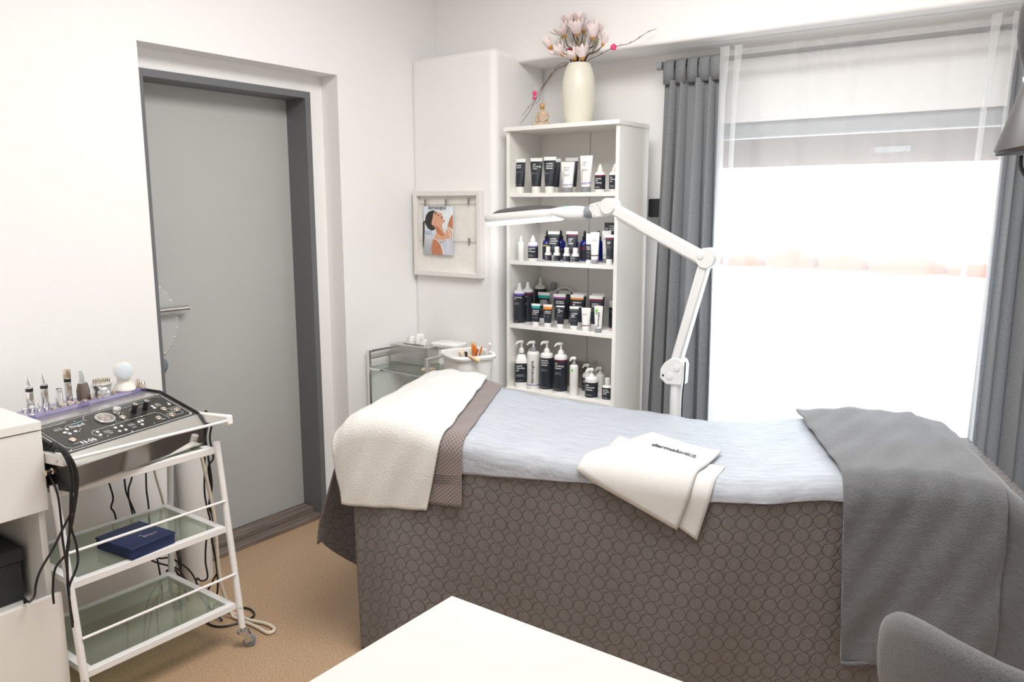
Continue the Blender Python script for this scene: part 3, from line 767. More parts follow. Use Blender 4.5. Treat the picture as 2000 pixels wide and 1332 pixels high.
# head: handle bulge then flat ring housing; slightly tilted
HT = Matrix.Translation((-1.728, Ym, 1.512)) @ Matrix.Rotation(math.radians(7), 4, 'Z') @ Matrix.Rotation(math.radians(-4.8), 4, 'Y')
def hpnt(x, y, z): return tuple(HT @ Vector((-x, y, z)))
hr = []
for (x, hw, zt_, zb) in ((0.0, 0.024, 0.020, -0.024), (0.02, 0.032, 0.026, -0.030), (0.05, 0.040, 0.030, -0.033), (0.08, 0.048, 0.031, -0.030), (0.12, 0.070, 0.029, -0.012), (0.16, 0.092, 0.024, -0.006)):
    ring = []
    for i in range(32):
        t = 2*PI*i/32; c, s_ = math.cos(t), math.sin(t)
        y = hw*math.copysign(abs(c)**0.7, c); zc = (zt_+zb)/2; zh = (zt_-zb)/2
        ring.append(hpnt(x, y, zc+zh*math.copysign(abs(s_)**0.7, s_)))
    hr.append(ring)
head = MB().loft(hr).build('head_handle', m_lampw, ml, subd=1)
def rrect(cx, hx, hy, e=0.42, n=64):
    P = []
    for i in range(n):
        t = 2*PI*i/n; c, s_ = math.cos(t), math.sin(t)
        P.append((cx+hx*math.copysign(abs(c)**e, c), hy*math.copysign(abs(s_)**e, s_)))
    return P
hd = [[hpnt(x, y, z) for x, y in rrect(0.292, 0.166*k, 0.110*k)] for (k, z) in ((0.90, 0.024), (0.97, 0.022), (1.0, 0.014), (1.0, -0.002), (0.97, -0.010))]
MB().loft(hd).build('lamp_head', m_lampw, ml)
hd = [[hpnt(x, y, z) for x, y in rrect(0.292, 0.166*k, 0.110*k)] for (k, z) in ((0.965, -0.0095), (0.95, -0.020), (0.90, -0.025), (0.55, -0.025))]
m_led = mat('lit_led_cover', (0.95, 0.95, 1.0), 0.4, emit=(0.90, 0.93, 1.0), es=7)
MB().loft(hd).build('led_ring', m_led, ml)
hd = [[hpnt(x, y, z) for x, y in rrect(0.285, 0.145*k, 0.095*k, 0.6)] for (k, z) in ((1.0, 0.024), (0.97, 0.030), (0.85, 0.038), (0.6, 0.044), (0.3, 0.047), (0.02, 0.048))]
MB().loft(hd).build('lens_cover', m_dgpl, ml)
gb = MB().lathe([(0.009, 0), (0.009, 0.004), (0.006, 0.006)], hpnt(0.095, 0.0, 0.029), 20).build('power_button', mat('green_button', (0.0, 0.55, 0.16), 0.4), ml)
MB().tube([(-1.255, Ym-0.02, 0.93), (-1.252, Ym-0.03, 0.86), (-1.262, Ym-0.02, 0.78), (-1.262, Ym-0.02, 0.5), (-1.27, Ym-0.01, 0.1)], 0.003, 8).build('power_cord', m_black, ml)

# ------------------------------------------------------------ picture frame with poster
FY = 3.10
pf = thing('picture_frame', 'square whitewashed frame with wires and clips hanging on the wall', 'picture frame', (0, 0, 0))
X0, X1, Z0, Z1 = -2.870, -2.425, 1.182, 1.612
P2 = MB(); fw_ = 0.026; fd = 0.034
P2.box(X0, FY-fd, Z0, X0+fw_, FY, Z1); P2.box(X1-fw_, FY-fd, Z0, X1, FY, Z1); P2.box(X0+fw_, FY-fd, Z0, X1-fw_, FY, Z0+fw_); P2.box(X0+fw_, FY-fd, Z1-fw_, X1-fw_, FY, Z1)
P2.build('frame', m_pframe, pf, bevel=0.003)
MB().box(X0+0.01, FY-0.009, Z0+0.01, X1-0.01, FY-0.001, Z1-0.01).build('backing', m_linen, pf, smooth=False)
for z, sg in ((1.548, 0.006), (1.362, 0.004)):
    MB().tube([(X0+fw_, FY-0.016, z), (X0+0.15, FY-0.017, z-sg), (X0+0.28, FY-0.017, z-sg*0.2), (X1-fw_, FY-0.016, z-0.002)], 0.0012, 6).build('wire', m_wire, pf)
for (x, z) in ((-2.795, 1.552), (-2.655, 1.552), (-2.508, 1.558), (-2.506, 1.362)):
    cp = MB(); cp.bar((x-0.004, FY-0.018, z+0.018), (x, FY-0.021, z-0.016), 0.007, 0.004, up=(0, 1, 0)); cp.bar((x+0.004, FY-0.023, z+0.018), (x, FY-0.021, z-0.016), 0.007, 0.004, up=(0, 1, 0))
    cp.lathe([(0.005, -0.003), (0.005, 0.003)], (x, FY-0.021, z), 10, Matrix.Rotation(PI/2, 4, 'X'))
    cp.build('clip', m_wire, pf)
# poster page: unit square u right, v up
po = thing('poster_page', 'pale poster page of a woman looking up clipped inside the white frame', 'poster', (0, 0, 0))
PX0, PX1, PZ0, PZ1 = -2.812, -2.610, 1.291, 1.535
def pg(off): return lambda u, v: (PX0+(PX1-PX0)*u, FY-0.020-off-0.004*math.sin(u*PI), PZ0+(PZ1-PZ0)*v)
# layers in page units taken over the page (u 0..1, v 0..1)
def layer(name, m, poly, k):
    o = MB().prism(poly, pg(0.0006*k), pg(0.0006*k+0.0004)).build(name, m, po, smooth=False); return o
rowsA = [[(pg(0)(i/12, v)) for i in range(13)] for v in (0, 1)]
MB().grid(rowsA).build('sheet', m_page, po, solid=-0.0008, ang=180)
def zp(L): return [((x-265)/370, (920-y)/675) for x, y in L]
layer('raised_arm', m_skin, zp([(570,525),(583,470),(595,425),(612,385),(633,355),(633,560),(600,533)]), 1)
layer('neck_and_face', m_skin_l, zp([(400,345),(430,310),(470,330),(492,332),(506,342),(510,365),(524,392),(514,404),(520,418),(545,432),(546,452),(524,474),(508,486),(512,540),(528,600),(545,618),(575,532),(600,540),(625,600),(625,690),(560,694),(500,722),(400,700),(430,630),(440,590),(425,545),(385,500),(378,460),(395,400)]), 2)
layer('neck_shade', m_skin, zp([(432,520),(455,520),(500,590),(530,640),(520,660),(480,640),(440,600)]), 3)
layer('hair', m_hair, zp([(300,420),(310,370),(345,320),(400,300),(430,310),(402,345),(396,400),(382,450),(386,500),(430,545),(412,574),(370,580),(330,550),(305,500),(292,460)]), 4)
layer('ponytail', m_hair, zp([(270,458),(295,448),(302,468),(286,476),(284,600),(272,760),(262,838),(259,830),(264,600),(266,480)]), 4)
layer('ear', m_skin_l, zp([(405+24*math.cos(a/10*PI), 480+32*math.sin(a/10*PI)) for a in range(20)]), 5)
layer('eyelid', m_hair, zp([(452,368),(470,362),(480,372),(466,372)]), 5)
layer('eyebrow', m_hair, zp([(428,338),(446,322),(450,326),(436,345),(434,360),(428,356)]), 5)
layer('lips', m_wine, zp([(500,392),(520,396),(516,408),(500,404)]), 5)
layer('shoulder', m_skin, zp([(398,700),(455,715),(490,770),(515,850),(520,918),(378,918),(372,840),(380,770)]), 3)
layer('vest', mat('lilac_white_cloth', (0.62, 0.64, 0.74), 0.6), zp([(490,770),(560,722),(630,700),(633,918),(522,918),(515,850)]), 4)
def strap(L, w, k):
    L = [Vector(p) for p in L]; A = []; B = []
    for i, p in enumerate(L):
        d_ = (L[min(i+1, len(L)-1)]-L[max(i-1, 0)]).normalized(); n_ = Vector((-d_.y, d_.x))*w/2; A.append(tuple(p+n_)); B.append(tuple(p-n_))
    layer('vest_strap', m_wpl, zp(A+B[::-1]), k)
strap([(400,692),(450,712),(490,765),(514,850),(522,916)], 11, 5); strap([(460,714),(520,716),(570,704),(612,690)], 9, 5); strap([(556,534),(590,580),(606,640),(612,690)], 9, 5); strap([(580,530),(605,545),(630,575)], 8, 5)
layer('printed_bottle', mat('pale_grey_print', (0.66, 0.70, 0.73), 0.5), zp([(560,690),(602,690),(602,815),(604,880),(566,880),(560,815)]), 6)
t_ = MB(); f_ = pg(0.0042)
gsc = lambda x, y: f_(x, y)
def page_text(body, u0, v0, width_u, m, name):
    mb = MB(); v, f, w = text_geo(body, 0.01); k = width_u/w
    mb.add([f_(u0+a*k, v0+b*k*(PX1-PX0)/(PZ1-PZ0)) for a, b in v], f); mb.build(name, m, po, smooth=False)
page_text('dermalogica', 0.20, 0.945, 0.60, m_txtd, 'printed_name')
page_text('NEW IN', 0.09, 0.455, 0.23, m_bluep, 'headline'); page_text('COMFORT', 0.09, 0.415, 0.25, m_bluep, 'headline')

# ------------------------------------------------------------ tall white shelf
SX0, SX1, SY0, SY1 = -2.308, -1.700, 3.122, 3.402
bk = thing('shelf_unit', 'tall white open shelf unit full of skincare products', 'shelf', (0, 0, 0))
th_ = 0.018
MB().box(SX0, SY0, 0, SX0+th_, SY1, 1.884).build('side_panel', m_shelf, bk, bevel=0.0008)
MB().box(SX1-th_, SY0, 0, SX1, SY1, 1.884).build('side_panel', m_shelf, bk, bevel=0.0008)
MB().box(SX0-0.008, SY0-0.014, 1.884, SX1+0.004, SY1, 1.903).build('top_panel', m_shelf, bk, bevel=0.001)
MB().box(SX0+th_, SY1-0.010, 0.05, SX1-th_, SY1-0.003, 1.884).build('back_panel', m_shelf, bk, smooth=False)
MB().box(-2.006, SY1-0.0115, 0.05, -2.004, SY1-0.0098, 1.884).build('back_panel_joint', m_txtg, bk, smooth=False)
SH = [1.597, 1.275, 0.963, 0.645]
for z in SH[:3]: MB().box(SX0+th_, SY0+0.004, z-th_, SX1-th_, SY1-0.010, z).build('shelf_board', m_shelf, bk, bevel=0.0008)
MB().box(SX0+0.001, SY0-0.016, SH[3]-th_, SX1-th_, SY1-0.010, SH[3]).build('shelf_board', m_shelf, bk, bevel=0.0008)
dr = MB().box(SX0+0.004, SY0-0.016, 0.06, SX1-0.004, SY0-0.001, SH[3]-th_-0.002).build('cabinet_door', m_shelf, bk, bevel=0.001)
MB().box(-2.09, SY0-0.040, SH[3]-0.048, -1.955, SY0-0.016, SH[3]-0.026).build('door_handle', m_white, dr, bevel=0.003)
for z in (1.75, 1.45, 1.12, 0.80):
    for y in (3.16, 3.36): MB().lathe([(0.003, 0), (0.003, 0.0006)], (SX0+th_, y, z), 10, Matrix.Rotation(PI/2, 4, 'Y')).build('peg_hole', m_txtg, bk, smooth=False)
sp_ = thing('wall_speaker', 'small black device poking out behind the white shelf', 'speaker', (-1.66, 3.46, 1.485))
MB().box(-0.05, -0.03, 0, 0.04, 0.055, 0.085).build('speaker_body', m_black, sp_, bevel=0.006)

ROT = math.radians(14)
def fine(mb, fn, x, y, w, n, h=0.0011, gap=0.0028):
    r = random.Random(int(x*1e4)+n)
    for i in range(n):
        ww_ = w*(0.55+0.45*r.random()); yy = y-i*gap
        k = 4; P = [fn(x+ww_*a/k, yy) for a in range(k+1)] + [fn(x+ww_*a/k, yy-h) for a in range(k, -1, -1)]
        mb.add(P, [tuple(range(len(P)))])
def prod(name, label, cat, key, grp, rot=ROT):
    x, y, z, h, w = IT[key]
    t = thing(name, label, cat, (x, y, z), rot, grp); return t, h, w

def tube_prod(key, label, grp, body=None, cap=None, seal=None, band=None, title=(), side=True, cap_h=0.135, seal_h=0.10, band_h=0.0, body_col=None, tcol=None, low_band=None, sub=0.6, brand=None, rot=ROT, taper=0.72):
    t, h, w = prod('cream_tube', label, 'tube', key, grp, rot)
    body = body or m_char; cap = cap or m_wpl; seal = seal or m_wpl; tcol = tcol or m_txtw
    rc = w*taper*0.5*0.98
    zc = h*cap_h
    MB().lathe([(rc*0.96, 0), (rc, 0.0015), (rc*1.0, zc-0.001), (rc*0.95, zc)], (0, 0, 0), 28).build('cap', cap, t)
    def ab(z):
        k = (z-zc)/(h-zc); k = max(0, min(1, k))
        return (w*0.5*(taper+(1-taper)*k**0.8), max(0.0011, rc*0.86*(1-k**1.25)+0.0011))
    def seg_(z0, z1, name, m, grow=0.0):
        R = []
        n = max(2, int((z1-z0)/h*14)+1)
        for i in range(n+1):
            z = z0+(z1-z0)*i/n; a, b = ab(z)
            R.append([((a+grow)*math.cos(2*PI*k/32), (b+grow)*math.sin(2*PI*k/32), z) for k in range(32)])
        return MB().loft(R).build(name, m, t, ang=50)
    zs = h*(1-seal_h); zb = h*(1-seal_h-band_h)
    seg_(zc-0.0005, zb, 'tube_body', body)
    if band: seg_(zb, zs, 'colour_band', band, 0.0001)
    seg_(zs, h, 'crimped_end', seal, 0.0001)
    if low_band:
        seg_(h*0.245, h*0.275, 'colour_line', low_band, 0.0003)
    def fn(u, z):
        a, b = ab(z); q_ = max(0.0, 1-(u/a)**2); return (u, -b*math.sqrt(q_)-0.0007, z)
    a0 = w*0.5; tm = MB(); xl = -a0*0.52 if side else -a0*0.7; n = 0
    sz = min(0.0105*w/0.06, 0.0105); y0 = zb-h*0.075
    if len(title):
        mw = max(text_geo(s_, 0.02)[2] for s_ in title); sz = min(sz, a0*1.32/mw)
        for i, s_ in enumerate(title): put_text(tm, s_, fn, xl, y0-sz*0.5-i*sz*1.02, size=sz, bold=0.025)
        tm.build('product_name', tcol, t, smooth=False)
    fm = MB(); yy = y0-sz*(len(title)+1.0)
    fine(fm, fn, xl, yy, a0*1.05, 4 if h > 0.12 else 3); fine(fm, fn, xl, h*0.26, a0*1.0, 4 if h > 0.12 else 2, 0.0009, 0.0022)
    if len(fm.v): fm.build('small_print', m_txtg, t, smooth=False)
    if side:
        vm = MB(); b_ = brand or 'dermalogica'
        wv = text_geo(b_, 0.01)[2]; L_ = (zb-zc)*0.74; s2 = min(L_/wv, w*0.16)
        put_text(vm, b_, fn, -a0*0.60 if brand is None else -a0*0.45, zc+(zb-zc)*0.2, size=s2, bold=0.01, vertical=True)
        vm.build('vertical_name', m_txtg if tcol == m_txtw else m_txtg, t, smooth=False)
    return t

def bottle(key, label, grp, kind='drop', body=None, sleeve=None, band=None, cap=None, title=(), tcol=None, sl=(0.10, 0.60), rot=ROT, name='bottle', brand=None, logo=False, collar=None, sq=False, sh=None):
    t, h, w = prod(name, label, 'bottle', key, grp, rot)
    body = body or m_wpl; cap = cap or m_wpl; r = w/2; tcol = tcol or m_txtw
    # profile fractions by kind
    if kind == 'drop':      # dropper-tip white squeeze bottle
        hb = (sh or 0.66)*h
        P = [(r*0.94, 0), (r, 0.002), (r, hb), (r*0.93, hb+0.03*h), (r*0.62, hb+0.075*h), (r*0.50, hb+0.085*h)]
        C = [(r*0.50, hb+0.085*h), (r*0.52, hb+0.10*h), (r*0.50, hb+0.20*h), (r*0.30, hb+0.24*h), (r*0.26, hb+0.29*h), (r*0.13, h)]
    elif kind == 'pip':     # glass pipette bottle
        hb = 0.58*h
        P = [(r*0.94, 0), (r, 0.002), (r, hb), (r*0.9, hb+0.05*h), (r*0.48, hb+0.11*h), (r*0.42, hb+0.14*h)]
        C = [(r*0.50, hb+0.12*h), (r*0.52, hb+0.125*h), (r*0.50, hb+0.23*h), (r*0.28, hb+0.235*h), (r*0.27, hb+0.36*h), (r*0.16, hb+0.41*h), (0.001, h)]
    elif kind == 'mini':    # tiny bottle with straight cap
        hb = 0.50*h
        P = [(r*0.95, 0), (r, 0.0015), (r, hb), (r*0.85, hb+0.10*h), (r*0.60, hb+0.15*h), (r*0.55, hb+0.17*h)]
        C = [(r*0.66, hb+0.16*h), (r*0.68, hb+0.17*h), (r*0.66, h-0.001), (r*0.60, h)]
    elif kind == 'mist':
        hb = (sh or 0.765)*h
        P = [(r*0.95, 0), (r, 0.002), (r, hb), (r*0.96, hb+0.006), (r*0.6, hb+0.014)]
        C = [(r*0.47, hb+0.012), (r*0.45, hb+0.115*h), (r*0.32, hb+0.125*h), (r*0.28, hb+0.19*h), (r*0.24, h-0.001), (r*0.1, h)]
    elif kind == 'flip':
        hb = (sh or 0.68)*h
        P = [(r*0.95, 0), (r, 0.002), (r, hb), (r*0.9, hb+0.035*h), (r*0.55, hb+0.07*h)]
        C = [(r*0.50, hb+0.06*h), (r*0.52, hb+0.07*h), (r*0.50, h-0.001), (r*0.46, h)]
    else:                   # pump
        hb = (sh or 0.70)*h
        P = [(r*0.95, 0), (r, 0.003), (r, hb), (r*0.97, hb+0.006), (r*0.80, hb+0.012), (r*0.45, hb+0.014)]
        C = None
    if sq:      # rounded square jug with sloping shoulder
        def sqr(k, z, e=0.35): return [(r*k*math.copysign(abs(math.cos(2*PI*i/40))**e, math.cos(2*PI*i/40)), r*k*math.copysign(abs(math.sin(2*PI*i/40))**e, math.sin(2*PI*i/40)), z) for i in range(40)]
        hb = 0.52*h
        MB().loft([sqr(0.80, 0), sqr(0.84, 0.004), sqr(0.84, hb), sqr(0.80, hb+0.03*h), sqr(0.55, hb+0.155*h, 0.5), sqr(0.40, hb+0.18*h, 0.8)]).build('bottle_body', body, t)
        if sleeve: MB().loft([sqr(0.847, h*sl[0]), sqr(0.847, h*sl[1])]).build('label_sleeve', sleeve, t)
        hb += 0.165*h
    else:
        MB().lathe(P, (0, 0, 0), 32).build('bottle_body', body, t)
        if sleeve: MB().lathe([(r+0.0004, h*sl[0]), (r+0.0004, h*sl[1])], (0, 0, 0), 32).build('label_sleeve', sleeve, t)
    if band:
        b0, b1 = (band[1], band[2]) if len(band) == 3 else (sl[1], sl[1]+0.05)
        MB().lathe([(r+0.0005, h*b0), (r+0.0005, h*b1)], (0, 0, 0), 32).build('colour_band', band[0], t)
    if C: MB().lathe(C, (0, 0, 0), 24).build('cap', cap, t)
    else:
        rc = r*0.48 if not sq else r*0.36
        zc = hb+0.010; hc = 0.105*h
        MB().lathe([(rc, zc), (rc, zc+hc*0.55), (rc*0.8, zc+hc*0.8), (rc*0.62, zc+hc)], (0, 0, 0), 24).build('pump_collar', collar or cap, t)
        pm = MB(); zt_ = h-0.012
        pm.lathe([(rc*0.34, zc+hc-0.002), (rc*0.32, zt_)], (0, 0, 0), 16)
        pm.tube([(0.006, 0, zt_+0.001), (-0.010, -0.006, zt_+0.002), (-r*0.55, -r*0.45, zt_+0.001), (-r*0.80, -r*0.62, zt_-0.010)], [0.0085, 0.008, 0.006, 0.004], 12)
        pm.sphere((0, 0, zt_+0.002), 0.0105, 16, 10, (1, 1, 0.85))
        pm.build('pump_head', cap, t)
    R = (r*0.847 if sq else r)+0.0009
    def fn(u, z):
        if sq: return (u, -R, z)
        a = u/R; return (R*math.sin(a), -R*math.cos(a), z)
    x0 = -r*0.72
    if title:
        tm = MB(); mw = max(text_geo(s_, 0.02)[2] for s_ in title); sz = min(0.0105*w/0.056, 1.5*r/mw, 0.011)
        top = h*sl[1]-sz*1.35
        for i, s_ in enumerate(title): put_text(tm, s_, fn, x0, top-i*sz*1.02, size=sz, bold=0.025)
        tm.build('product_name', tcol, t, smooth=False)
        fm = MB(); fine(fm, fn, x0, top-len(title)*sz*1.1-sz*0.3, r*1.2, 5 if h > 0.15 else 3); fine(fm, fn, x0, h*sl[0]+0.012, r*1.1, 3, 0.0009, 0.0022)
        fm.build('small_print', m_txtg, t, smooth=False)
    if brand:
        vm = MB(); x_, z_, size_ = brand
        put_text(vm, 'dermalogica', fn, x_, z_, width=None, size=size_, bold=0.015, vertical=True); vm.build('vertical_name', m_txtd, t, smooth=False)
    if logo:
        lm = MB(); zc = h*0.66; lm.add([fn(-r*0.15+0.0058*math.cos(2*PI*k/20), zc+0.0058*math.sin(2*PI*k/20)) for k in range(20)], [tuple(range(20))])
        lm.build('round_logo', m_green, t, smooth=False)
    return t

# positions worked out in the room: x, y, z, height, width
IT = {
'a1': (-2.273, 3.186, 1.597, 0.163, 0.057), 'a2': (-2.178, 3.186, 1.597, 0.164, 0.062), 'a3': (-2.095, 3.176, 1.597, 0.166, 0.062), 'a3b': (-2.118, 3.252, 1.597, 0.162, 0.063),
'a4': (-1.996, 3.176, 1.597, 0.14, 0.067), 'a4b': (-2.031, 3.266, 1.597, 0.164, 0.064), 'a5': (-1.903, 3.186, 1.597, 0.165, 0.061), 'a6': (-1.833, 3.191, 1.597, 0.125, 0.048), 'a7': (-1.759, 3.191, 1.597, 0.124, 0.047),
'b1': (-2.237, 3.144, 1.275, 0.12, 0.031), 'b2': (-2.189, 3.177, 1.275, 0.123, 0.049), 'b3': (-2.197, 3.311, 1.275, 0.142, 0.046), 'b4': (-2.118, 3.250, 1.275, 0.141, 0.061), 'b5': (-2.125, 3.325, 1.275, 0.144, 0.047),
'b6': (-2.014, 3.250, 1.275, 0.143, 0.060), 'b7': (-2.060, 3.345, 1.275, 0.143, 0.045), 'b8': (-1.986, 3.320, 1.275, 0.144, 0.046), 'c1': (-2.110, 3.190, 1.275, 0.07, 0.033), 'c2': (-2.060, 3.190, 1.275, 0.071, 0.034),
'c3': (-2.005, 3.190, 1.275, 0.069, 0.035), 'c4': (-1.957, 3.190, 1.275, 0.069, 0.036), 'b9': (-1.893, 3.208, 1.275, 0.135, 0.033), 'b10': (-1.853, 3.190, 1.275, 0.143, 0.043), 'b11': (-1.835, 3.265, 1.275, 0.148, 0.044),
'b12': (-1.780, 3.196, 1.275, 0.133, 0.040), 'b13': (-1.926, 3.350, 1.275, 0.145, 0.045), 'b14': (-1.833, 3.335, 1.275, 0.184, 0.084),
'd1': (-2.255, 3.157, 0.963, 0.202, 0.056), 'd2': (-2.246, 3.215, 0.963, 0.204, 0.056), 'd3': (-2.255, 3.340, 0.963, 0.216, 0.058), 'd4': (-2.190, 3.362, 0.963, 0.192, 0.053), 'd5': (-2.188, 3.272, 0.963, 0.151, 0.062),
'd6': (-2.15, 3.146, 0.963, 0.109, 0.046), 'd7': (-2.081, 3.146, 0.963, 0.11, 0.046), 'd8': (-2.072, 3.236, 0.963, 0.153, 0.064), 'd9': (-2.090, 3.310, 0.963, 0.161, 0.063), 'd10': (-2.125, 3.360, 0.963, 0.173, 0.107),
'd11': (-2.009, 3.146, 0.963, 0.109, 0.041), 'd12': (-1.973, 3.236, 0.963, 0.156, 0.068), 'd12b': (-1.997, 3.300, 0.963, 0.158, 0.069), 'd13': (-1.933, 3.146, 0.963, 0.111, 0.046), 'd14': (-1.868, 3.146, 0.963, 0.11, 0.046),
'd15': (-1.869, 3.236, 0.963, 0.158, 0.067), 'd15b': (-1.895, 3.300, 0.963, 0.161, 0.068), 'd16': (-1.802, 3.146, 0.963, 0.123, 0.042), 'd17': (-1.820, 3.330, 0.963, 0.133, 0.052), 'd18': (-1.752, 3.245, 0.963, 0.125, 0.024), 'd19': (-1.738, 3.150, 0.963, 0.014, 0.075),
'e1': (-2.249, 3.168, 0.645, 0.238, 0.076), 'e1b': (-2.252, 3.262, 0.645, 0.186, 0.065), 'e2': (-2.180, 3.172, 0.645, 0.241, 0.064), 'e3': (-2.102, 3.174, 0.645, 0.249, 0.064), 'e4': (-2.022, 3.175, 0.645, 0.249, 0.064),
'e5': (-1.940, 3.163, 0.645, 0.189, 0.041), 'e6': (-2.119, 3.346, 0.645, 0.12, 0.221), 'e7': (-1.928, 3.27, 0.645, 0.141, 0.051), 'e8': (-1.927, 3.345, 0.645, 0.142, 0.038), 'e9': (-1.864, 3.279, 0.645, 0.132, 0.045),
'e10': (-1.842, 3.161, 0.645, 0.147, 0.06), 'e11': (-1.77, 3.184, 0.645, 0.102, 0.049), 'e12': (-1.776, 3.322, 0.645, 0.119, 0.049)}
G1, G2, G3, G4 = 'skincare products on the top shelf', 'skincare products on the second shelf', 'skincare products on the third shelf', 'skincare products on the lowest shelf'
# top shelf
tube_prod('a1', 'dark tube lettered active moist, leftmost on the top shelf', G1, title=('active', 'moist'), cap_h=0.19)
tube_prod('a2', 'dark tube lettered skin smoothing cream on the top shelf', G1, title=('skin', 'smoothing', 'cream'), cap_h=0.19)
tube_prod('a3', 'dark tube lettered invisible physical defense on the top shelf', G1, title=('invisible', 'physical', 'defense'), cap_h=0.18)
tube_prod('a3b', 'plain dark tube hidden behind the tube lettered invisible physical defense', G1, side=False, cap_h=0.18)
tube_prod('a4', 'short white tube with grey cap, left of the two white tubes on the top shelf', G1, body=m_wpl, cap=m_gpl, tcol=m_txtg, title=('barrier', 'repair'), low_band=m_lilac, brand='professional', cap_h=0.17)
tube_prod('a4b', 'dark tube standing behind the short white tube on the top shelf', G1, side=False, cap_h=0.18)
tube_prod('a5', 'tall white tube with grey cap and lilac line on the top shelf', G1, body=m_wpl, cap=m_gpl, tcol=m_txtg, title=('ultra', 'rich'), low_band=m_lilac, brand='professional', cap_h=0.155)
bottle('a6', 'white dropper bottle with dark label and wine band on the top shelf', G1, sleeve=m_char, band=(m_wine,), title=('dynamic', 'skin', 'recovery'), sl=(0.11, 0.56))
bottle('a7', 'white dropper bottle with dark label half hidden by the right side panel, top shelf', G1, sleeve=m_char, title=('age', 'reversal', 'eye'), sl=(0.11, 0.60))
# second shelf
bottle('b1', 'slim all-white dropper bottle, leftmost on the second shelf', G2, title=(), sh=0.70)
bottle('b2', 'white dropper bottle with lilac band and dark label on the second shelf', G2, sleeve=m_char, band=(m_lilac,), title=('ultracalming', 'serum', 'concentrate'), sl=(0.11, 0.56))
bottle('b3', 'cobalt pipette bottle with yellow label band, leftmost of the pipette bottles', G2, kind='pip', body=m_blueglass, cap=m_black, sleeve=m_char, band=(mat('yellow_print', (0.75, 0.6, 0.03), 0.5), 0.46, 0.50), sl=(0.05, 0.42), name='pipette_bottle')
tube_prod('b4', 'dark tube with green-black top lettered cooling moisture masque, second shelf', G2, band=m_slate, band_h=0.06, title=('cooling', 'moisture', 'masque'), cap_h=0.19)
bottle('b5', 'cobalt pipette bottle standing between the two dark tubes on the second shelf', G2, kind='pip', body=m_blueglass, cap=m_black, sleeve=m_char, sl=(0.05, 0.34), band=(m_goldp, 0.36, 0.38), name='pipette_bottle')
tube_prod('b6', 'dark tube with wine band lettered super rich repair, second shelf', G2, band=m_wine, band_h=0.06, title=('super', 'rich', 'repair'), cap_h=0.19)
bottle('b7', 'cobalt pipette bottle hidden behind the tube lettered super rich repair', G2, kind='pip', body=m_blueglass, cap=m_black, name='pipette_bottle')
bottle('b8', 'cobalt pipette bottle with dark red label right of the super rich repair tube', G2, kind='pip', body=m_blueglass, cap=m_black, sleeve=m_char, band=(m_wine, 0.40, 0.46), sl=(0.05, 0.52), name='pipette_bottle')
bottle('b13', 'cobalt pipette bottle whose black tip shows behind the white tubes', G2, kind='pip', body=m_blueglass, cap=m_black, name='pipette_bottle')
for key, lab, ttl in (('c1', 'tiny white-capped bottle, leftmost of the four tiny bottles', 'deep'), ('c2', 'tiny white-capped bottle, second from left of the four tiny bottles', 'pro'), ('c3', 'tiny white-capped bottle, third from left of the four tiny bottles', 'peel'), ('c4', 'tiny white-capped bottle, rightmost of the four tiny bottles', 'renew')):
    bottle(key, lab, 'four tiny bottles on the second shelf', kind='mini', body=mat('pearl_plastic', (0.72, 0.70, 0.67), 0.35), sleeve=m_char, title=(ttl,), sl=(0.06, 0.42), name='small_bottle')
tube_prod('b9', 'narrow white tube with tall dark label beside the pipette bottles', G2, body=m_char, seal=m_wpl, seal_h=0.36, title=('skin hy', 'drating', 'booster'), side=False, cap_h=0.11, taper=0.9)
tube_prod('b10', 'white tube with grey cap and red line in front on the second shelf', G2, body=m_wpl, cap=m_gpl, tcol=m_txtg, title=(), low_band=m_wine, brand='professional', cap_h=0.13, taper=0.75)
tube_prod('b11', 'white tube with grey cap half hidden behind the wine-banded tube', G2, body=m_wpl, cap=m_gpl, tcol=m_txtg, title=(), side=False, cap_h=0.14)
tube_prod('b12', 'small dark tube with wine band, rightmost on the second shelf', G2, band=m_wine, band_h=0.06, title=('stress', 'relief'), cap_h=0.17, taper=0.70)
x, y, z, h, w = IT['b14']
bx = thing('product_box', 'tall dark carton standing at the back right of the second shelf', 'box', (x, y, z), 0.10, G2)
MB().box(-w/2, -0.022, 0, w/2, 0.022, h).build('carton', m_char, bx, bevel=0.0008)
tm = MB(); fb = lambda u, v: (u, -0.0227, v)
for i, s_ in enumerate(('cooling contour', 'masque contour', 'refreshing')): put_text(tm, s_, fb, -w*0.22, h*0.90-i*0.0095, size=0.0088, bold=0.02)
put_text(tm, 'CX', fb, -w*0.28, h*0.72, size=0.022, vertical=True); tm.build('product_name', m_txtw, bx, smooth=False)
# third shelf
bottle('d1', 'tall dark spray bottle with violet band, front left of the third shelf', G3, kind='mist', sleeve=m_char, band=(m_purple, 0.71, 0.755), title=('ultracalming', 'mist'), sl=(0.04, 0.71), name='spray_bottle')
bottle('d2', 'tall dark spray bottle with wine band behind the violet-banded one', G3, kind='mist', sleeve=m_char, band=(m_wine, 0.71, 0.755), title=('antiox', 'mist'), sl=(0.04, 0.71), name='spray_bottle')
bottle('d3', 'dark spray bottle in the back left corner of the third shelf', G3, kind='mist', sleeve=m_char, sl=(0.04, 0.74), name='spray_bottle')
bottle('d4', 'translucent white bottle with square grey cap at the back of the third shelf', G3, kind='flip', cap=m_gpl, body=mat('frosted_plastic', (0.62, 0.60, 0.58), 0.4), sh=0.72)
tube_prod('d5', 'large dark tube with teal band on the third shelf', G3, band=m_teal, band_h=0.09, title=('purifying', 'cleanser +', 'exfoliant'), cap_h=0.16)
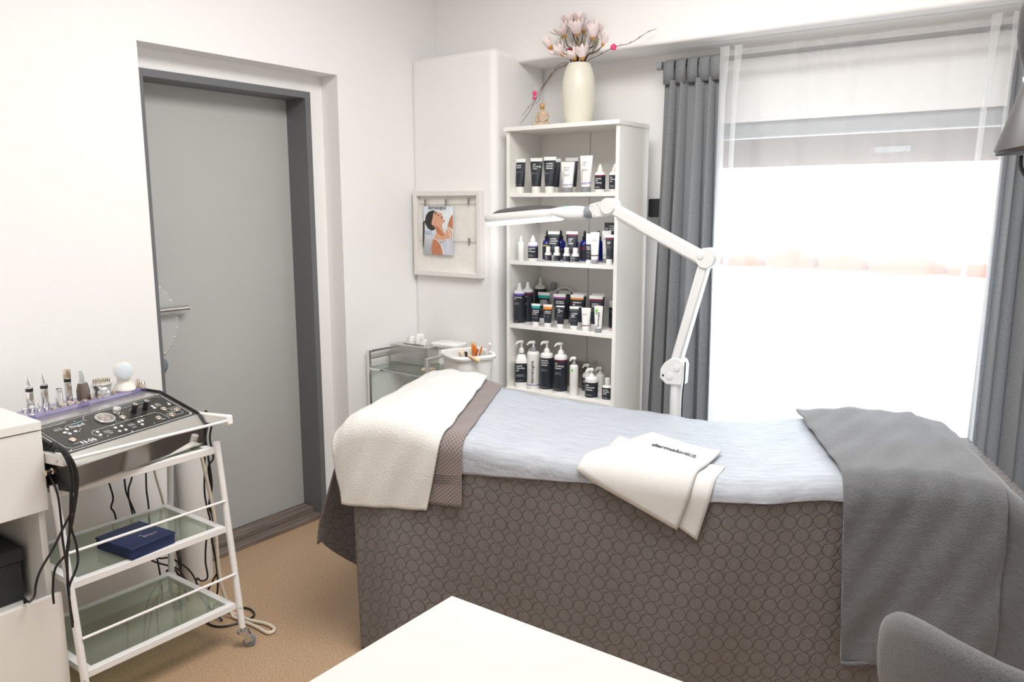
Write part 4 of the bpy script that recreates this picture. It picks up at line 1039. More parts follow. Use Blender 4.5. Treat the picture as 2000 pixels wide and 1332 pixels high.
tube_prod('d6', 'small dark tube with teal band in front on the third shelf', G3, band=m_teal, band_h=0.11, title=('balancing', 'moisture', 'serum'), cap_h=0.20, taper=0.74)
tube_prod('d7', 'small dark tube with orange band in front on the third shelf', G3, band=m_orange, band_h=0.11, title=('biolumin-c', 'eye serum'), cap_h=0.20, taper=0.74)
tube_prod('d8', 'large dark tube with magenta band lettered multivitamin thermafoliant', G3, band=m_magenta, band_h=0.05, title=('multivitamin', 'thermafoliant'), cap_h=0.16)
tube_prod('d9', 'dark tube standing behind the magenta-banded tube', G3, side=False, seal=mat('light_grey_seal', (0.55, 0.53, 0.51), 0.5))
mr_ = thing('round_mirror', 'round white-rimmed mirror leaning behind the third shelf tubes', 'mirror', (IT['d10'][0], IT['d10'][1], 0.963), 0.15)
rim = MB()
pts = [(0.075*math.cos(2*PI*k/40), 0.004, 0.088+0.082*math.sin(2*PI*k/40)) for k in range(41)]
rim.tube(pts, 0.006, 10, 1); rim.build('mirror_rim', m_wpl, mr_)
MB().lathe([(0.074, -0.001), (0.074, 0.001)], (0, 0.004, 0.088), 40, Matrix.Rotation(PI/2, 4, 'X')).build('mirror_glass', m_taupe, mr_)
tube_prod('d11', 'small all-dark tube in front, third from left in the front row of the third shelf', G3, title=('age', 'defense', 'eye'), cap_h=0.21, seal_h=0.06, taper=0.76)
tube_prod('d12', 'large dark tube with orange band lettered biolumin-c gel moisturizer', G3, band=m_orange, band_h=0.05, title=('biolumin-c', 'gel', 'moisturizer'), cap_h=0.16)
tube_prod('d12b', 'dark tube standing behind the large orange-banded tube', G3, side=False)
tube_prod('d13', 'small dark tube with slate band in front on the third shelf', G3, band=m_slate, band_h=0.10, title=('overnight', 'repair', 'serum'), cap_h=0.20, taper=0.74)
tube_prod('d14', 'small white tube with white cap and red line on the third shelf', G3, body=m_wpl, cap=m_wpl, title=(), side=False, low_band=m_wine, cap_h=0.22, taper=0.74)
tube_prod('d15', 'large dark tube with wine band lettered multivitamin power recovery masque', G3, band=m_wine, band_h=0.06, title=('multivitamin', 'power recovery', 'masque'), cap_h=0.16)
tube_prod('d15b', 'dark tube standing behind the large wine-banded tube', G3, side=False)
o = tube_prod('d16', 'small white tube with green round logo and grey cap on the third shelf', G3, body=m_wpl, cap=m_gpl, title=(), side=False, cap_h=0.17, taper=0.74)
h, w = IT['d16'][3], IT['d16'][4]
vm = MB(); put_text(vm, 'dermalogica', lambda u, v: (u, -0.0125*(1-(v/h-0.17)/0.83)-0.0035, v), 0.006, h*0.24, size=0.0135, bold=0.015, vertical=True); vm.build('vertical_name', m_txtd, o, smooth=False)
lm = MB(); lm.add([(-0.008+0.0068*math.cos(2*PI*k/20), -0.0058, h*0.83+0.0068*math.sin(2*PI*k/20)) for k in range(20)], [tuple(range(20))]); lm.build('round_logo', m_green, o, smooth=False)
jr, h, w = prod('cream_jar', 'black jar with frosted lid at the right end of the third shelf', 'jar', 'd17', G3)
MB().lathe([(w*0.5, 0), (w*0.52, 0.002), (w*0.52, h*0.72), (w*0.47, h*0.73)], (0, 0, 0), 32).build('jar_body', m_char, jr)
MB().lathe([(w*0.50, h*0.73), (w*0.52, h*0.74), (w*0.52, h*0.98), (w*0.48, h)], (0, 0, 0), 32).build('jar_lid', mat('frosted_plastic', (0.62, 0.60, 0.58), 0.4), jr)
tm = MB(); rj = w*0.52+0.0007
for i, s_ in enumerate(('daily', 'microfoliant')): put_text(tm, s_, lambda u, v: (rj*math.sin(u/rj), -rj*math.cos(u/rj), v), -0.02, h*0.60-i*0.008, size=0.0075)
tm.build('product_name', m_txtg, jr, smooth=False)
bottle('d18', 'thin pale green bottle against the right side panel, third shelf', G3, kind='flip', body=mat('pale_green_plastic', (0.66, 0.74, 0.68), 0.4))
x, y, z, h, w = IT['d19']
bx = thing('sample_box', 'low flat white box with pink print on the third shelf edge', 'box', (x, y, z), 0.0, G3)
MB().box(-w/2, -0.022, 0, w/2, 0.03, h).build('carton', m_wpl, bx, bevel=0.0008)
MB().prism([(-0.012, -0.004), (0.01, -0.012), (0.035, -0.010), (0.036, 0.016), (0.012, 0.012), (-0.006, 0.006)], lambda a, b: (a, b, h), lambda a, b: (a, b, h+0.0012)).build('printed_picture', mat('pink_print', (0.62, 0.30, 0.28), 0.5), bx, smooth=False)
# lowest shelf
bottle('e1', 'square white pump jug with dark label, front left of the lowest shelf', G4, kind='pump', sq=True, sleeve=m_char, title=('special', 'cleansing', 'gel'), sl=(0.12, 0.52), rot=math.radians(38), name='pump_bottle')
bottle('e1b', 'white pump bottle peeking out behind the square jug', G4, kind='pump', sq=True, name='pump_bottle', rot=0.9)
bottle('e2', 'tall white pump bottle with vertical name and violet line', G4, kind='pump', collar=m_gpl, body=m_wpl, band=(m_purple, 0.085, 0.10), brand=(0.012, 0.030, 0.0235), name='pump_bottle', sh=0.72)
bottle('e3', 'tall dark pump bottle lettered intensive moisture cleanser', G4, kind='pump', sleeve=m_char, title=('intensive', 'moisture', 'cleanser'), sl=(0.045, 0.665), name='pump_bottle', sh=0.70)
bottle('e4', 'tall dark pump bottle with wine band lettered skin resurfacing cleanser', G4, kind='pump', sleeve=m_char, band=(m_wine, 0.635, 0.665), title=('skin', 'resurfacing', 'cleanser'), sl=(0.045, 0.635), name='pump_bottle', sh=0.70)
bottle('e5', 'slim white bottle with green round logo and grey collar', G4, kind='pump', collar=m_gpl, logo=True, name='pump_bottle', sh=0.72)
x, y, z, h, w = IT['e6']
bx = thing('metal_box', 'taupe box lying behind the tall pump bottles', 'box', (x, y, z), 0.0, G4)
MB().box(-w/2, -0.035, 0, w/2+0.024, 0.035, h).build('box_body', m_taupe, bx, bevel=0.002)
bottle('e7', 'white pump bottle with dark label behind the post extraction solution', G4, kind='pump', sleeve=m_char, sl=(0.05, 0.50), title=('multi', 'active'), name='pump_bottle', sh=0.56)
bottle('e8', 'small translucent pump bottle far back on the lowest shelf', G4, kind='pump', body=mat('frosted_plastic', (0.62, 0.60, 0.58), 0.4), cap=mat('light_grey_seal', (0.55, 0.53, 0.51), 0.5), name='pump_bottle', sh=0.62)
bottle('e9', 'plain white pump bottle right of the post extraction solution', G4, kind='pump', name='pump_bottle', sh=0.62, title=('hydro',), tcol=m_txtd, sl=(0.05, 0.50))
bottle('e10', 'stout pump bottle lettered post extraction solution', G4, kind='pump', sleeve=m_char, sl=(0.06, 0.54), title=('post', 'extraction', 'solution'), name='pump_bottle', sh=0.62)
bottle('e11', 'small flip-cap bottle with dark label, front right of the lowest shelf', G4, kind='flip', sleeve=m_char, sl=(0.04, 0.58), title=('calming', 'botanical', 'mixer'), sh=0.60)
bottle('e12', 'dark-labelled bottle hidden at the back right of the lowest shelf', G4, kind='flip', sleeve=m_char, sl=(0.05, 0.66), sh=0.70)

# ------------------------------------------------------------ on top of the shelf
TZ = 1.903
vs = thing('vase', 'tall cream oval ceramic vase on top of the shelf', 'vase', (-1.979, 3.235, TZ))
H_ = 0.274
pr = [(0.058, 0), (0.061, 0.003), (0.068, 0.05), (0.0755, 0.11), (0.0775, 0.16), (0.074, 0.20), (0.065, 0.24), (0.053, H_-0.006), (0.048, H_), (0.045, H_-0.002), (0.052, 0.24), (0.060, 0.2)]
MB().lathe(pr, (0, 0, 0), 48).build('vase_body', m_vase, vs)
cv = MB()
def vr(z):
    for (r0, a), (r1, b) in zip(pr, pr[1:]):
        if a <= z <= b: return r0+(r1-r0)*(z-a)/(b-a)
    return 0.06
pts = []
for i in range(25):
    z = 0.02+0.23*i/24; an = -0.95-0.55*math.sin(PI*i/24) + 0.9
    a = math.radians(-40)-0.35*math.sin(PI*i/24); r_ = vr(z)+0.0002
    pts.append((r_*math.cos(a), r_*math.sin(a), z))
cv.tube(pts, 0.0012, 6, 1); cv.build('carved_line', m_vase, vs)

# magnolia branches, standing in the vase: branch things with blossoms as parts
VX, VY, VZ = -1.979, 3.235, TZ-0.015
right = Vector((math.cos(math.radians(36.08)), math.sin(math.radians(36.08)), 0)); fwd = Vector((-right.y, right.x, 0))
bq = thing('magnolia_bouquet', 'bouquet of pale pink artificial magnolias standing in the cream vase', 'flowers', (VX, VY, VZ+0.285))
def fl(a, b, c=0): return right*(a*1.10) + fwd*c + Vector((0, 0, b))      # across, up, depth
def petal(mb, base, ax, side, L, w, curl):
    ax = ax.normalized(); side = (side-ax*side.dot(ax)).normalized(); n_ = ax.cross(side)
    rows = []
    for i in range(9):
        t = i/8; c = base+ax*(L*t)+side*(curl[0]*math.sin(t*PI*0.8)*L+curl[1]*t*t*L)
        ww_ = w*(math.sin(PI*min(1, 0.12+0.88*t)**0.8))**0.7 if t < 1 else 0.0005
        rows.append([tuple(c+n_*(ww_*k/3)+side*(-(1-abs(k/3)**2)*0.0+abs(k/3)**2*(-0.25)*ww_)) for k in (-3, -2, -1, 0, 1, 2, 3)])
    mb.grid(rows)
def magnolia(pos, ax, L, n, open_, seed):
    r = random.Random(seed); ax = ax.normalized(); u = ax.orthogonal().normalized(); v = ax.cross(u)
    mb = MB(); ph = r.random()*6
    for k in range(n):
        a = 2*PI*k/n+ph+r.uniform(-0.15, 0.15); sd = u*math.cos(a)+v*math.sin(a)
        o_ = open_*(0.7+0.6*r.random())
        petal(mb, pos+sd*0.004, (ax+sd*o_).normalized(), sd, L*r.uniform(0.85, 1.1), L*0.23, (0.12, -0.10+0.2*r.random()))
    mb.build('blossom', m_petal, bq, solid=0.0008, ang=180)
    z_ = Vector((0, 0, 1)); T = z_.rotation_difference(ax).to_matrix().to_4x4()
    MB().lathe([(0.003, -0.010), (0.0095, -0.004), (0.0125, 0.006), (0.0115, 0.016), (0.006, 0.021)], tuple(pos), 14, T).build('calyx', m_calyx, bq)
#  px offsets measured from the vase mouth (across m, up m)
FL = [(-0.118, 0.072, 0.00, (-0.55, 0.8), 0.045, 5, 0.22), (-0.070, 0.040, -0.02, (-0.6, 0.6), 0.055, 6, 0.55), (-0.060, 0.128, 0.02, (-0.35, 0.8), 0.060, 7, 0.75),
      (-0.012, 0.125, -0.02, (-0.12, 1), 0.065, 6, 0.42), (-0.035, 0.175, 0.03, (-0.2, 1), 0.060, 7, 0.6), (0.020, 0.150, 0.04, (0.2, 1), 0.060, 7, 0.6), (0.052, 0.108, -0.03, (-0.05, 1), 0.062, 6, 0.25),
      (0.075, 0.128, 0.02, (0.3, 1), 0.058, 7, 0.5), (0.098, 0.082, -0.01, (0.45, 0.8), 0.058, 6, 0.40), (0.090, 0.082, 0.03, (0.1, 0.9), 0.060, 6, 0.45), (0.010, 0.018, -0.045, (-0.2, 1), 0.055, 6, 0.42), (-0.020, 0.020, -0.03, (-0.5, 0.8), 0.050, 6, 0.6), (-0.005, 0.185, 0.0, (0.0, 1), 0.045, 6, 0.5)]
for i, (a, b, c, ax, L, n, op) in enumerate(FL):
    p = fl(a, b, c); axv = right*ax[0]+Vector((0, 0, ax[1]))+fwd*(-0.25+0.1*(i % 3))
    magnolia(p, axv, L*1.22, n+1, op*1.15, 40+i)
    base = fl(-0.008+0.012*math.sin(i), -0.06, 0.01*math.cos(i)); mid = fl(a*0.35, b*0.45, c*0.5)
    mid2 = fl(a*0.72+0.006*math.sin(i*2), b*0.66, c*0.8)
    MB().tube([base, mid, mid2, p], [0.0042, 0.0038, 0.0030, 0.0024], 8).build('stem', m_twig, bq)
for i, (a, b, c) in enumerate(((-0.078, 0.090, -0.01), (-0.074, 0.112, -0.01), (-0.030, 0.096, -0.02), (-0.003, 0.082, -0.03), (0.018, 0.092, -0.03), (0.060, 0.085, -0.02), (0.022, 0.118, -0.03), (0.070, 0.095, -0.02))):
    p = fl(a, b, c); T = Vector((0, 0, 1)).rotation_difference(Vector((0.25*math.sin(i*2), 0.1, 1)).normalized()).to_matrix().to_4x4()
    MB().lathe([(0.001, -0.012), (0.0045, -0.006), (0.0062, 0.002), (0.0045, 0.010), (0.0008, 0.017)], tuple(p), 12, T).build('bud', m_leafg, bq)
    MB().tube([p+Vector((0, 0, -0.010)), fl(a*0.8, b-0.045, c)], 0.0016, 6, 0).build('bud_stem', m_twig, bq)
MB().sphere(tuple(fl(-0.040, 0.066, 0.01)), 0.012, 12, 8, (1.6, 1, 0.6)).build('red_berry_cluster', mat('dark_red_cloth', (0.30, 0.03, 0.05), 0.7), bq)
def twig(label, pts, flowers, th=0.0013):
    t = thing('blossom_twig', label, 'twig', (VX, VY, VZ+0.285), 0, 'thin brown twigs in the vase')
    P = [fl(*p) for p in pts]
    MB().tube(P, [th*1.5, th*1.2, th, th*0.8], 6).build('twig_stem', m_twig, t)
    for k in range(2, len(P)-1):
        MB().tube([P[k], P[k]+(P[k+1]-P[k])*0.3+Vector((0.002, 0, 0.006))], 0.0009, 5, 0).build('twig_spur', m_twig, t)
    for (p, s_) in flowers:
        c = fl(*p)
        mb = MB()
        for k in range(5):
            a = 2*PI*k/5+0.4; sd = right*math.cos(a)+Vector((0, 0, math.sin(a)))
            mb.sphere(tuple(c+sd*s_*0.6), s_*0.55, 10, 6, (1, 0.5, 1))
        mb.build('pink_blossom', m_pink, t)
        MB().sphere(tuple(c-fwd*0.004), s_*0.25, 8, 6).build('blossom_centre', m_calyx, t)
twig('long bare twig with pink blossom reaching right over the shelf top', [(a_, b_, -0.78*a_) for a_, b_ in ((0.0, -0.05), (0.030, 0.008), (0.075, 0.028), (0.115, 0.048), (0.150, 0.058), (0.185, 0.062), (0.215, 0.076), (0.250, 0.098), (0.282, 0.108))], [((0.130, 0.054, -0.110), 0.0135)])
twig('thin twig drooping left and ending in a pink blossom', [(0.0, -0.05), (-0.03, 0.000), (-0.075, -0.008), (-0.105, -0.030), (-0.150, -0.095), (-0.175, -0.145), (-0.205, -0.185), (-0.235, -0.225)], [((-0.183, -0.128, -0.005), 0.011), ((-0.186, -0.148, -0.003), 0.008)])
twig('thin twig drooping furthest down beside the small statue', [(0.0, -0.05), (-0.035, -0.006), (-0.085, -0.020), (-0.125, -0.065), (-0.160, -0.115), (-0.185, -0.170), (-0.215, -0.225), (-0.242, -0.262)], [])
twig('short drooping twig ending above the small statue head', [(0.0, -0.05), (-0.04, 0.004), (-0.082, 0.000), (-0.105, -0.030), (-0.135, -0.080), (-0.155, -0.120), (-0.165, -0.155), (-0.180, -0.175)], [])

# small seated statue
st = thing('seated_statue', 'small seated statue with golden head on top of the shelf', 'statue', (-2.157, 3.20, TZ), math.radians(5))
bd = MB()
def ell(cx, cy, cz, rx, ry, n=28): return [(cx+rx*math.cos(2*PI*i/n), cy+ry*math.sin(2*PI*i/n), cz) for i in range(n)]
bd.loft([ell(0, 0, 0.0, 0.040, 0.026), ell(0, 0, 0.004, 0.043, 0.029), ell(0, 0, 0.014, 0.042, 0.028), ell(0.002, 0.002, 0.022, 0.034, 0.022), ell(0.003, 0.004, 0.030, 0.025, 0.017), ell(0.003, 0.004, 0.045, 0.0235, 0.0155), ell(0.003, 0.004, 0.060, 0.0245, 0.015), ell(0.002, 0.004, 0.068, 0.021, 0.013), ell(0.001, 0.003, 0.074, 0.011, 0.009), ell(0, 0.003, 0.080, 0.0065, 0.0065)])
bd.sphere((-0.030, -0.012, 0.012), 0.014, 14, 8, (1.2, 1, 0.75)); bd.sphere((0.030, -0.012, 0.012), 0.014, 14, 8, (1.2, 1, 0.75))
bd.tube([(-0.021, 0.002, 0.062), (-0.027, -0.002, 0.044), (-0.018, -0.016, 0.028), (-0.002, -0.020, 0.026)], [0.0075, 0.007, 0.006, 0.005], 10)
bd.tube([(0.026, 0.002, 0.062), (0.031, -0.002, 0.044), (0.020, -0.016, 0.028), (0.002, -0.020, 0.026)], [0.0075, 0.007, 0.006, 0.005], 10)
bd.build('body', m_stone, st)
hd_ = MB(); hd_.sphere((0, 0.001, 0.094), 0.0125, 20, 14, (0.92, 1.0, 1.15)); hd_.lathe([(0.006, 0.074), (0.006, 0.086)], (0, 0.003, 0), 14)
hd_.sphere((0, -0.0115, 0.0925), 0.0022, 8, 6, (0.8, 1, 1.5))
for sx in (-1, 1): hd_.sphere((sx*0.0118, 0.001, 0.092), 0.003, 8, 6, (0.5, 0.8, 1.9))
hd_.build('head', m_goldp, st)
hr_ = MB(); hr_.sphere((0, 0.003, 0.098), 0.0125, 20, 12, (1.0, 1.0, 1.0)); hr_.sphere((0, 0.003, 0.111), 0.0060, 14, 8, (1, 1, 0.9)); hr_.build('hair', m_stone, st)

# ------------------------------------------------------------ chrome glass cart in the corner
ct = thing('glass_cart', 'small chrome cart with glass top behind the head of the bed', 'cart', (0, 0, 0))
for (x, y) in ((-2.858, 2.715), (-2.470, 2.715), (-2.858, 3.075), (-2.470, 3.075)):
    MB().box(x-0.008, y-0.008, 0.03, x+0.008, y+0.008, 0.832).build('post', m_chrome, ct, bevel=0.002)
    MB().sphere((x, y, 0.02), 0.02, 14, 8).build('castor', m_dgpl, ct)
for x in (-2.858, -2.470):
    MB().box(x-0.008, 2.723, 0.820, x+0.008, 3.067, 0.832).build('top_rail', m_chrome, ct, bevel=0.002)
    MB().box(x-0.003, 2.723, 0.785, x+0.003, 3.067, 0.791).build('side_rail', m_chrome, ct)
for z in (0.752, 0.45, 0.15):
    fr = MB(); fr.box(-2.850, 2.709, z-0.016, -2.478, 2.717, z-0.006); fr.box(-2.850, 3.073, z-0.016, -2.478, 3.081, z-0.006)
    fr.box(-2.862, 2.723, z-0.016, -2.854, 3.067, z-0.006); fr.box(-2.474, 2.723, z-0.016, -2.466, 3.067, z-0.006)
    fr.build('shelf_rim', m_chrome, ct, bevel=0.001)
    MB().box(-2.852, 2.715, z-0.005, -2.476, 3.074, z).build('glass_shelf', m_glass_c, ct, smooth=False)
tb = thing('tissue_box', 'brushed steel tissue box with a white tissue pulled up', 'tissue box', (-2.735, 2.905, 0.752), math.radians(2))
MB().box(-0.125, -0.035, 0, 0.125, 0.055, 0.092).build('box_body', m_steel, tb, bevel=0.002)
MB().box(-0.07, -0.004, 0.0922, 0.07, 0.020, 0.0927).build('slot', m_black, tb, smooth=False)
tt = MB()
for k, (x0, h1, ln) in enumerate(((-0.055, 0.045, 0.05), (-0.005, 0.060, 0.06), (0.035, 0.035, 0.04))):
    rows = []
    for i in range(7):
        t = i/6; rows.append([(x0+ln*j/6+0.012*t*math.sin(j*1.3+k), 0.008+0.010*math.sin(j*1.7+k)*t+0.012*t*t, 0.090+h1*t*(1-0.5*abs(j/6-0.5)*2*(0.5+0.5*math.sin(k+j)))) for j in range(7)])
    tt.grid(rows)
tt.build('tissue', m_tissue, tb, solid=0.0006, ang=180)
pb = thing('lidded_container', 'translucent container with a white lid beside the steel tissue box', 'container', (-2.583, 3.005, 0.752), math.radians(2))
MB().loft([[(x*0.064, y*0.042, 0) for x, y in rr(40, 0.28)], [(x*0.072, y*0.048, 0.088) for x, y in rr(40, 0.28)]]).build('container_body', m_wpl, pb)
MB().loft([[(x*0.080, y*0.056, 0.086) for x, y in rr(40, 0.28)], [(x*0.082, y*0.058, 0.090) for x, y in rr(40, 0.28)], [(x*0.082, y*0.058, 0.102) for x, y in rr(40, 0.28)], [(x*0.076, y*0.052, 0.107) for x, y in rr(40, 0.28)]]).build('lid', m_wpl, pb)
cs = thing('cosmetic_sachet', 'small beige packet lying on the glass right of the tissue box', 'packet', (-2.535, 2.80, 0.752), 0.4)
MB().box(-0.035, -0.02, 0, 0.035, 0.02, 0.012).build('packet', mat('beige_print', (0.58, 0.45, 0.33), 0.6), cs, bevel=0.003)
tr_ = thing('towel_roll', 'small white rolled cloth at the left end of the glass cart', 'cloth', (-2.80, 2.96, 0.752), 0)
MB().tube([(0.0, -0.055, 0.022), (0.0, 0.07, 0.022)], 0.0215, 18, 0).build('cloth_roll', m_whtowel, tr_)
tr_.location = (-2.825, 3.01, 0.752)

# basket of brushes on a little white stand
bst = thing('side_stand', 'low white stand hidden under the white basket', 'stand', (-2.30, 2.82, 0))
MB().box(-0.11, -0.12, 0.565, 0.11, 0.12, 0.585).build('stand_top', m_white, bst, bevel=0.002)
for sx in (-1, 1):
    for sy in (-1, 1): MB().box(0.085*sx-0.012, 0.095*sy-0.012, 0, 0.085*sx+0.012, 0.095*sy+0.012, 0.565).build('leg', m_white, bst)
BZ = 0.586
bsk = thing('white_basket', 'white plastic basket filled with treatment brushes and spatulas', 'basket', (-2.305, 2.815, BZ), math.radians(-28))
def brr(a, b, z, e=0.45): return [(a*math.copysign(abs(math.cos(2*PI*i/48))**e, math.cos(2*PI*i/48)), b*math.copysign(abs(math.sin(2*PI*i/48))**e, math.sin(2*PI*i/48)), z) for i in range(48)]
MB().loft([brr(0.078, 0.070, 0.0), brr(0.086, 0.078, 0.02), brr(0.112, 0.098, 0.265), brr(0.112, 0.098, 0.275), brr(0.108, 0.094, 0.275), brr(0.083, 0.075, 0.024), brr(0.02, 0.02, 0.022)]).build('basket_body', m_wpl, bsk)
MB().loft([brr(0.112, 0.098, 0.262), brr(0.122, 0.108, 0.262), brr(0.125, 0.111, 0.272), brr(0.120, 0.106, 0.281), brr(0.110, 0.096, 0.280), brr(0.108, 0.094, 0.270)], cap=False).build('basket_rim', m_wpl, bsk)
def br_thing(name, label, cat, a, b, parts, grp='brushes and spatulas in the white basket'):
    # stick from a (bottom) to b (top), basket-local; parts = [(name, material, t0, t1, r0, r1)]
    R_ = Matrix.Rotation(math.radians(-28), 4, 'Z'); o_ = Vector((-2.305, 2.815, BZ))
    A = o_ + R_ @ Vector(a); B = o_ + R_ @ Vector(b)
    t = thing(name, label, cat, A, 0, grp); D = B-A
    for (n_, m_, t0, t1, r0, r1) in parts:
        MB().tube([D*t0, D*(t0+t1)/2, D*t1], [r0, (r0+r1)/2, r1], 10, 2).build(n_, m_, t)
    return t
hb = [('handle', m_wpl, 0, 0.72, 0.003, 0.004), ('ferrule', m_steel, 0.72, 0.82, 0.005, 0.007), ('bristles', m_brush, 0.82, 1.0, 0.007, 0.011)]
br_thing('brush', 'upright beige-bristled brush at the back of the basket', 'brush', (-0.03, 0.03, 0.03), (-0.062, 0.055, 0.315), hb)
br_thing('brush', 'short black brush at the left of the basket', 'brush', (0.0, 0.02, 0.03), (-0.085, 0.02, 0.265), [('handle', m_black, 0, 0.8, 0.003, 0.005), ('bristles', m_black, 0.8, 1.0, 0.008, 0.012)])
br_thing('brush', 'wide brush with dark tip leaning on the front rim', 'brush', (0.02, 0.03, 0.03), (-0.010, -0.030, 0.285), [('handle', m_wpl, 0, 0.7, 0.004, 0.004), ('bristles', m_brush, 0.7, 1.0, 0.008, 0.014)])
br_thing('brush', 'pale brush beside the orange spatulas', 'brush', (0.03, 0.0, 0.03), (0.020, -0.040, 0.288), [('handle', m_wpl, 0, 0.7, 0.004, 0.004), ('bristles', mat('cream_bristle', (0.76, 0.68, 0.54), 0.8), 0.7, 1.0, 0.008, 0.012)])
br_thing('brush', 'beige-bristled brush resting across the front rim of the white basket', 'brush', (0.120, -0.050, 0.290), (0.142, -0.005, 0.262), [('handle', m_brush, 0, 0.4, 0.004, 0.006), ('bristles', m_brush, 0.4, 1.0, 0.008, 0.011)])
for i, (dx, dy, lab) in enumerate(((0.0, 0.0, 'orange plastic spatula at the left of the orange bunch'), (0.014, 0.004, 'orange plastic spatula in the middle of the orange bunch'), (0.028, 0.0, 'orange plastic spatula at the right of the orange bunch'))):
    br_thing('spatula', lab, 'spatula', (0.03, 0.02, 0.03), (0.012+dx*1.3, 0.020+dy, 0.318-0.005*i), [('handle', m_spat, 0, 0.85, 0.002, 0.003), ('blade', m_spat, 0.85, 1.0, 0.004, 0.006)])
br_thing('spatula', 'red-orange spatula leaning towards the right rim', 'spatula', (-0.02, 0.0, 0.03), (0.092, 0.030, 0.318), [('handle', m_spat, 0, 1.0, 0.003, 0.004)])
br_thing('spatula', 'dark red stick leaning on the right rim', 'spatula', (-0.01, -0.02, 0.03), (0.105, 0.005, 0.310), [('handle', mat('dark_red_plastic', (0.42, 0.05, 0.02), 0.5), 0, 1.0, 0.003, 0.004)])
br_thing('spatula', 'long white stick standing highest at the right of the basket', 'spatula', (-0.02, 0.02, 0.03), (0.128, 0.055, 0.335), [('handle', m_wpl, 0, 0.85, 0.004, 0.006), ('blade', m_wpl, 0.85, 1.0, 0.008, 0.007)])

# ------------------------------------------------------------ white cabinet with open niche
cb = thing('drawer_cabinet', 'white cabinet with an open niche at the left edge', 'cabinet', (0, 0, 0))
CY0, CY1, CX0 = 0.36, 0.982, -2.885
MB().box(CX0, CY0, 0.905, -2.376, CY1, 0.930).build('top_panel', m_white, cb, bevel=0.0012)
MB().box(CX0, CY1-0.018-0.004, 0.02, -2.400, CY1-0.004, 0.905).build('side_panel', m_white, cb, bevel=0.0008)
MB().box(CX0, CY0+0.004, 0.02, -2.400, CY0+0.022, 0.905).build('side_panel', m_white, cb, bevel=0.0008)
MB().box(CX0, CY0+0.022, 0.02, CX0+0.008, CY1-0.022, 0.905).build('back_panel', m_white, cb, smooth=False)
MB().box(CX0+0.008, CY0+0.022, 0.655, -2.402, CY1-0.022, 0.672).build('divider', m_white, cb, smooth=False)
MB().box(CX0+0.008, CY0+0.022, 0.352, -2.402, CY1-0.022, 0.370).build('divider', m_white, cb, smooth=False)
MB().box(-2.398, CY0+0.002, 0.664, -2.380, CY1, 0.902).build('drawer_front', m_white, cb, bevel=0.001)
MB().box(-2.366, CY0+0.002, 0.025, -2.348, CY1-0.002, 0.415).build('drawer_front', m_white, cb, bevel=0.001)
MB().box(-2.80, CY0+0.03, 0.06, -2.366, CY1-0.03, 0.33).build('drawer_box', m_white, cb, smooth=False)
db = thing('storage_box', 'charcoal lidded storage box inside the open niche of the white cabinet', 'box', (-2.56, 0.835, 0.370))
MB().box(-0.16, -0.13, 0, 0.07, 0.100, 0.125).build('box_body', m_darkbox, db, bevel=0.002)
MB().box(-0.166, -0.136, 0.125, 0.076, 0.106, 0.165).build('lid', m_darkbox, db, bevel=0.002)

# ------------------------------------------------------------ white trolley
tl = thing('equipment_trolley', 'white metal trolley with three glass shelves carrying the beauty machine', 'trolley', (0, 0, 0))
YA, YB = 1.008, 1.522
def shelf_frame(z, xf, xb):
    s_ = 0.024
    fr = MB(); fr.box(xf-s_, YA, z-0.022, xf, YB, z); fr.box(xb, YA, z-0.022, xb+s_, YB, z)
    fr.box(xb+s_, YA, z-0.022, xf-s_, YA+s_, z); fr.box(xb+s_, YB-s_, z-0.022, xf-s_, YB, z)
    fr.build('shelf_frame', m_tmetal, tl, bevel=0.0015)
    MB().box(xb+s_*0.7, YA+s_*0.7, z-0.008, xf-s_*0.7, YB-s_*0.7, z-0.003).build('glass_shelf', m_glass, tl, smooth=False)
shelf_frame(0.717, -2.372, -2.690); shelf_frame(0.440, -2.335, -2.705); shelf_frame(0.165, -2.302, -2.720)
for y in (YA-0.010, YB+0.010):
    MB().tube([(-2.290, y, 0.075), (-2.300, y, 0.165), (-2.374, y, 0.735)], 0.0115, 16, 0).build('leg', m_tmetal, tl)
    MB().tube([(-2.735, y, 0.075), (-2.725, y, 0.165), (-2.655, y, 0.800)], 0.0115, 16, 0).build('leg', m_tmetal, tl)
    MB().bar((-2.66, y, 0.790), (-2.285, y, 0.826), 0.022, 0.034).build('handle_arm', m_wpl, tl, bevel=0.005)
    MB().sphere((-2.310, y-0.0115, 0.822), 0.004, 12, 6).build('screw', m_steel, tl)
    for (x, z) in ((-2.383, 0.700), (-2.345, 0.425), (-2.306, 0.150)): MB().sphere((x+0.018, y-0.004, z), 0.0035, 10, 6).build('screw', m_steel, tl)
MB().tube([(-2.292, YA-0.01, 0.824), (-2.292, YB+0.01, 0.824)], 0.0052, 12, 0).build('handle_rod', m_tmetal, tl)
MB().tube([(-2.336, YA-0.004, 0.532), (-2.336, YB+0.004, 0.532)], 0.0045, 12, 0).build('guard_rod', m_tmetal, tl)
MB().tube([(-2.302, YA-0.004, 0.273), (-2.302, YB+0.004, 0.273)], 0.0045, 12, 0).build('guard_rod', m_tmetal, tl)
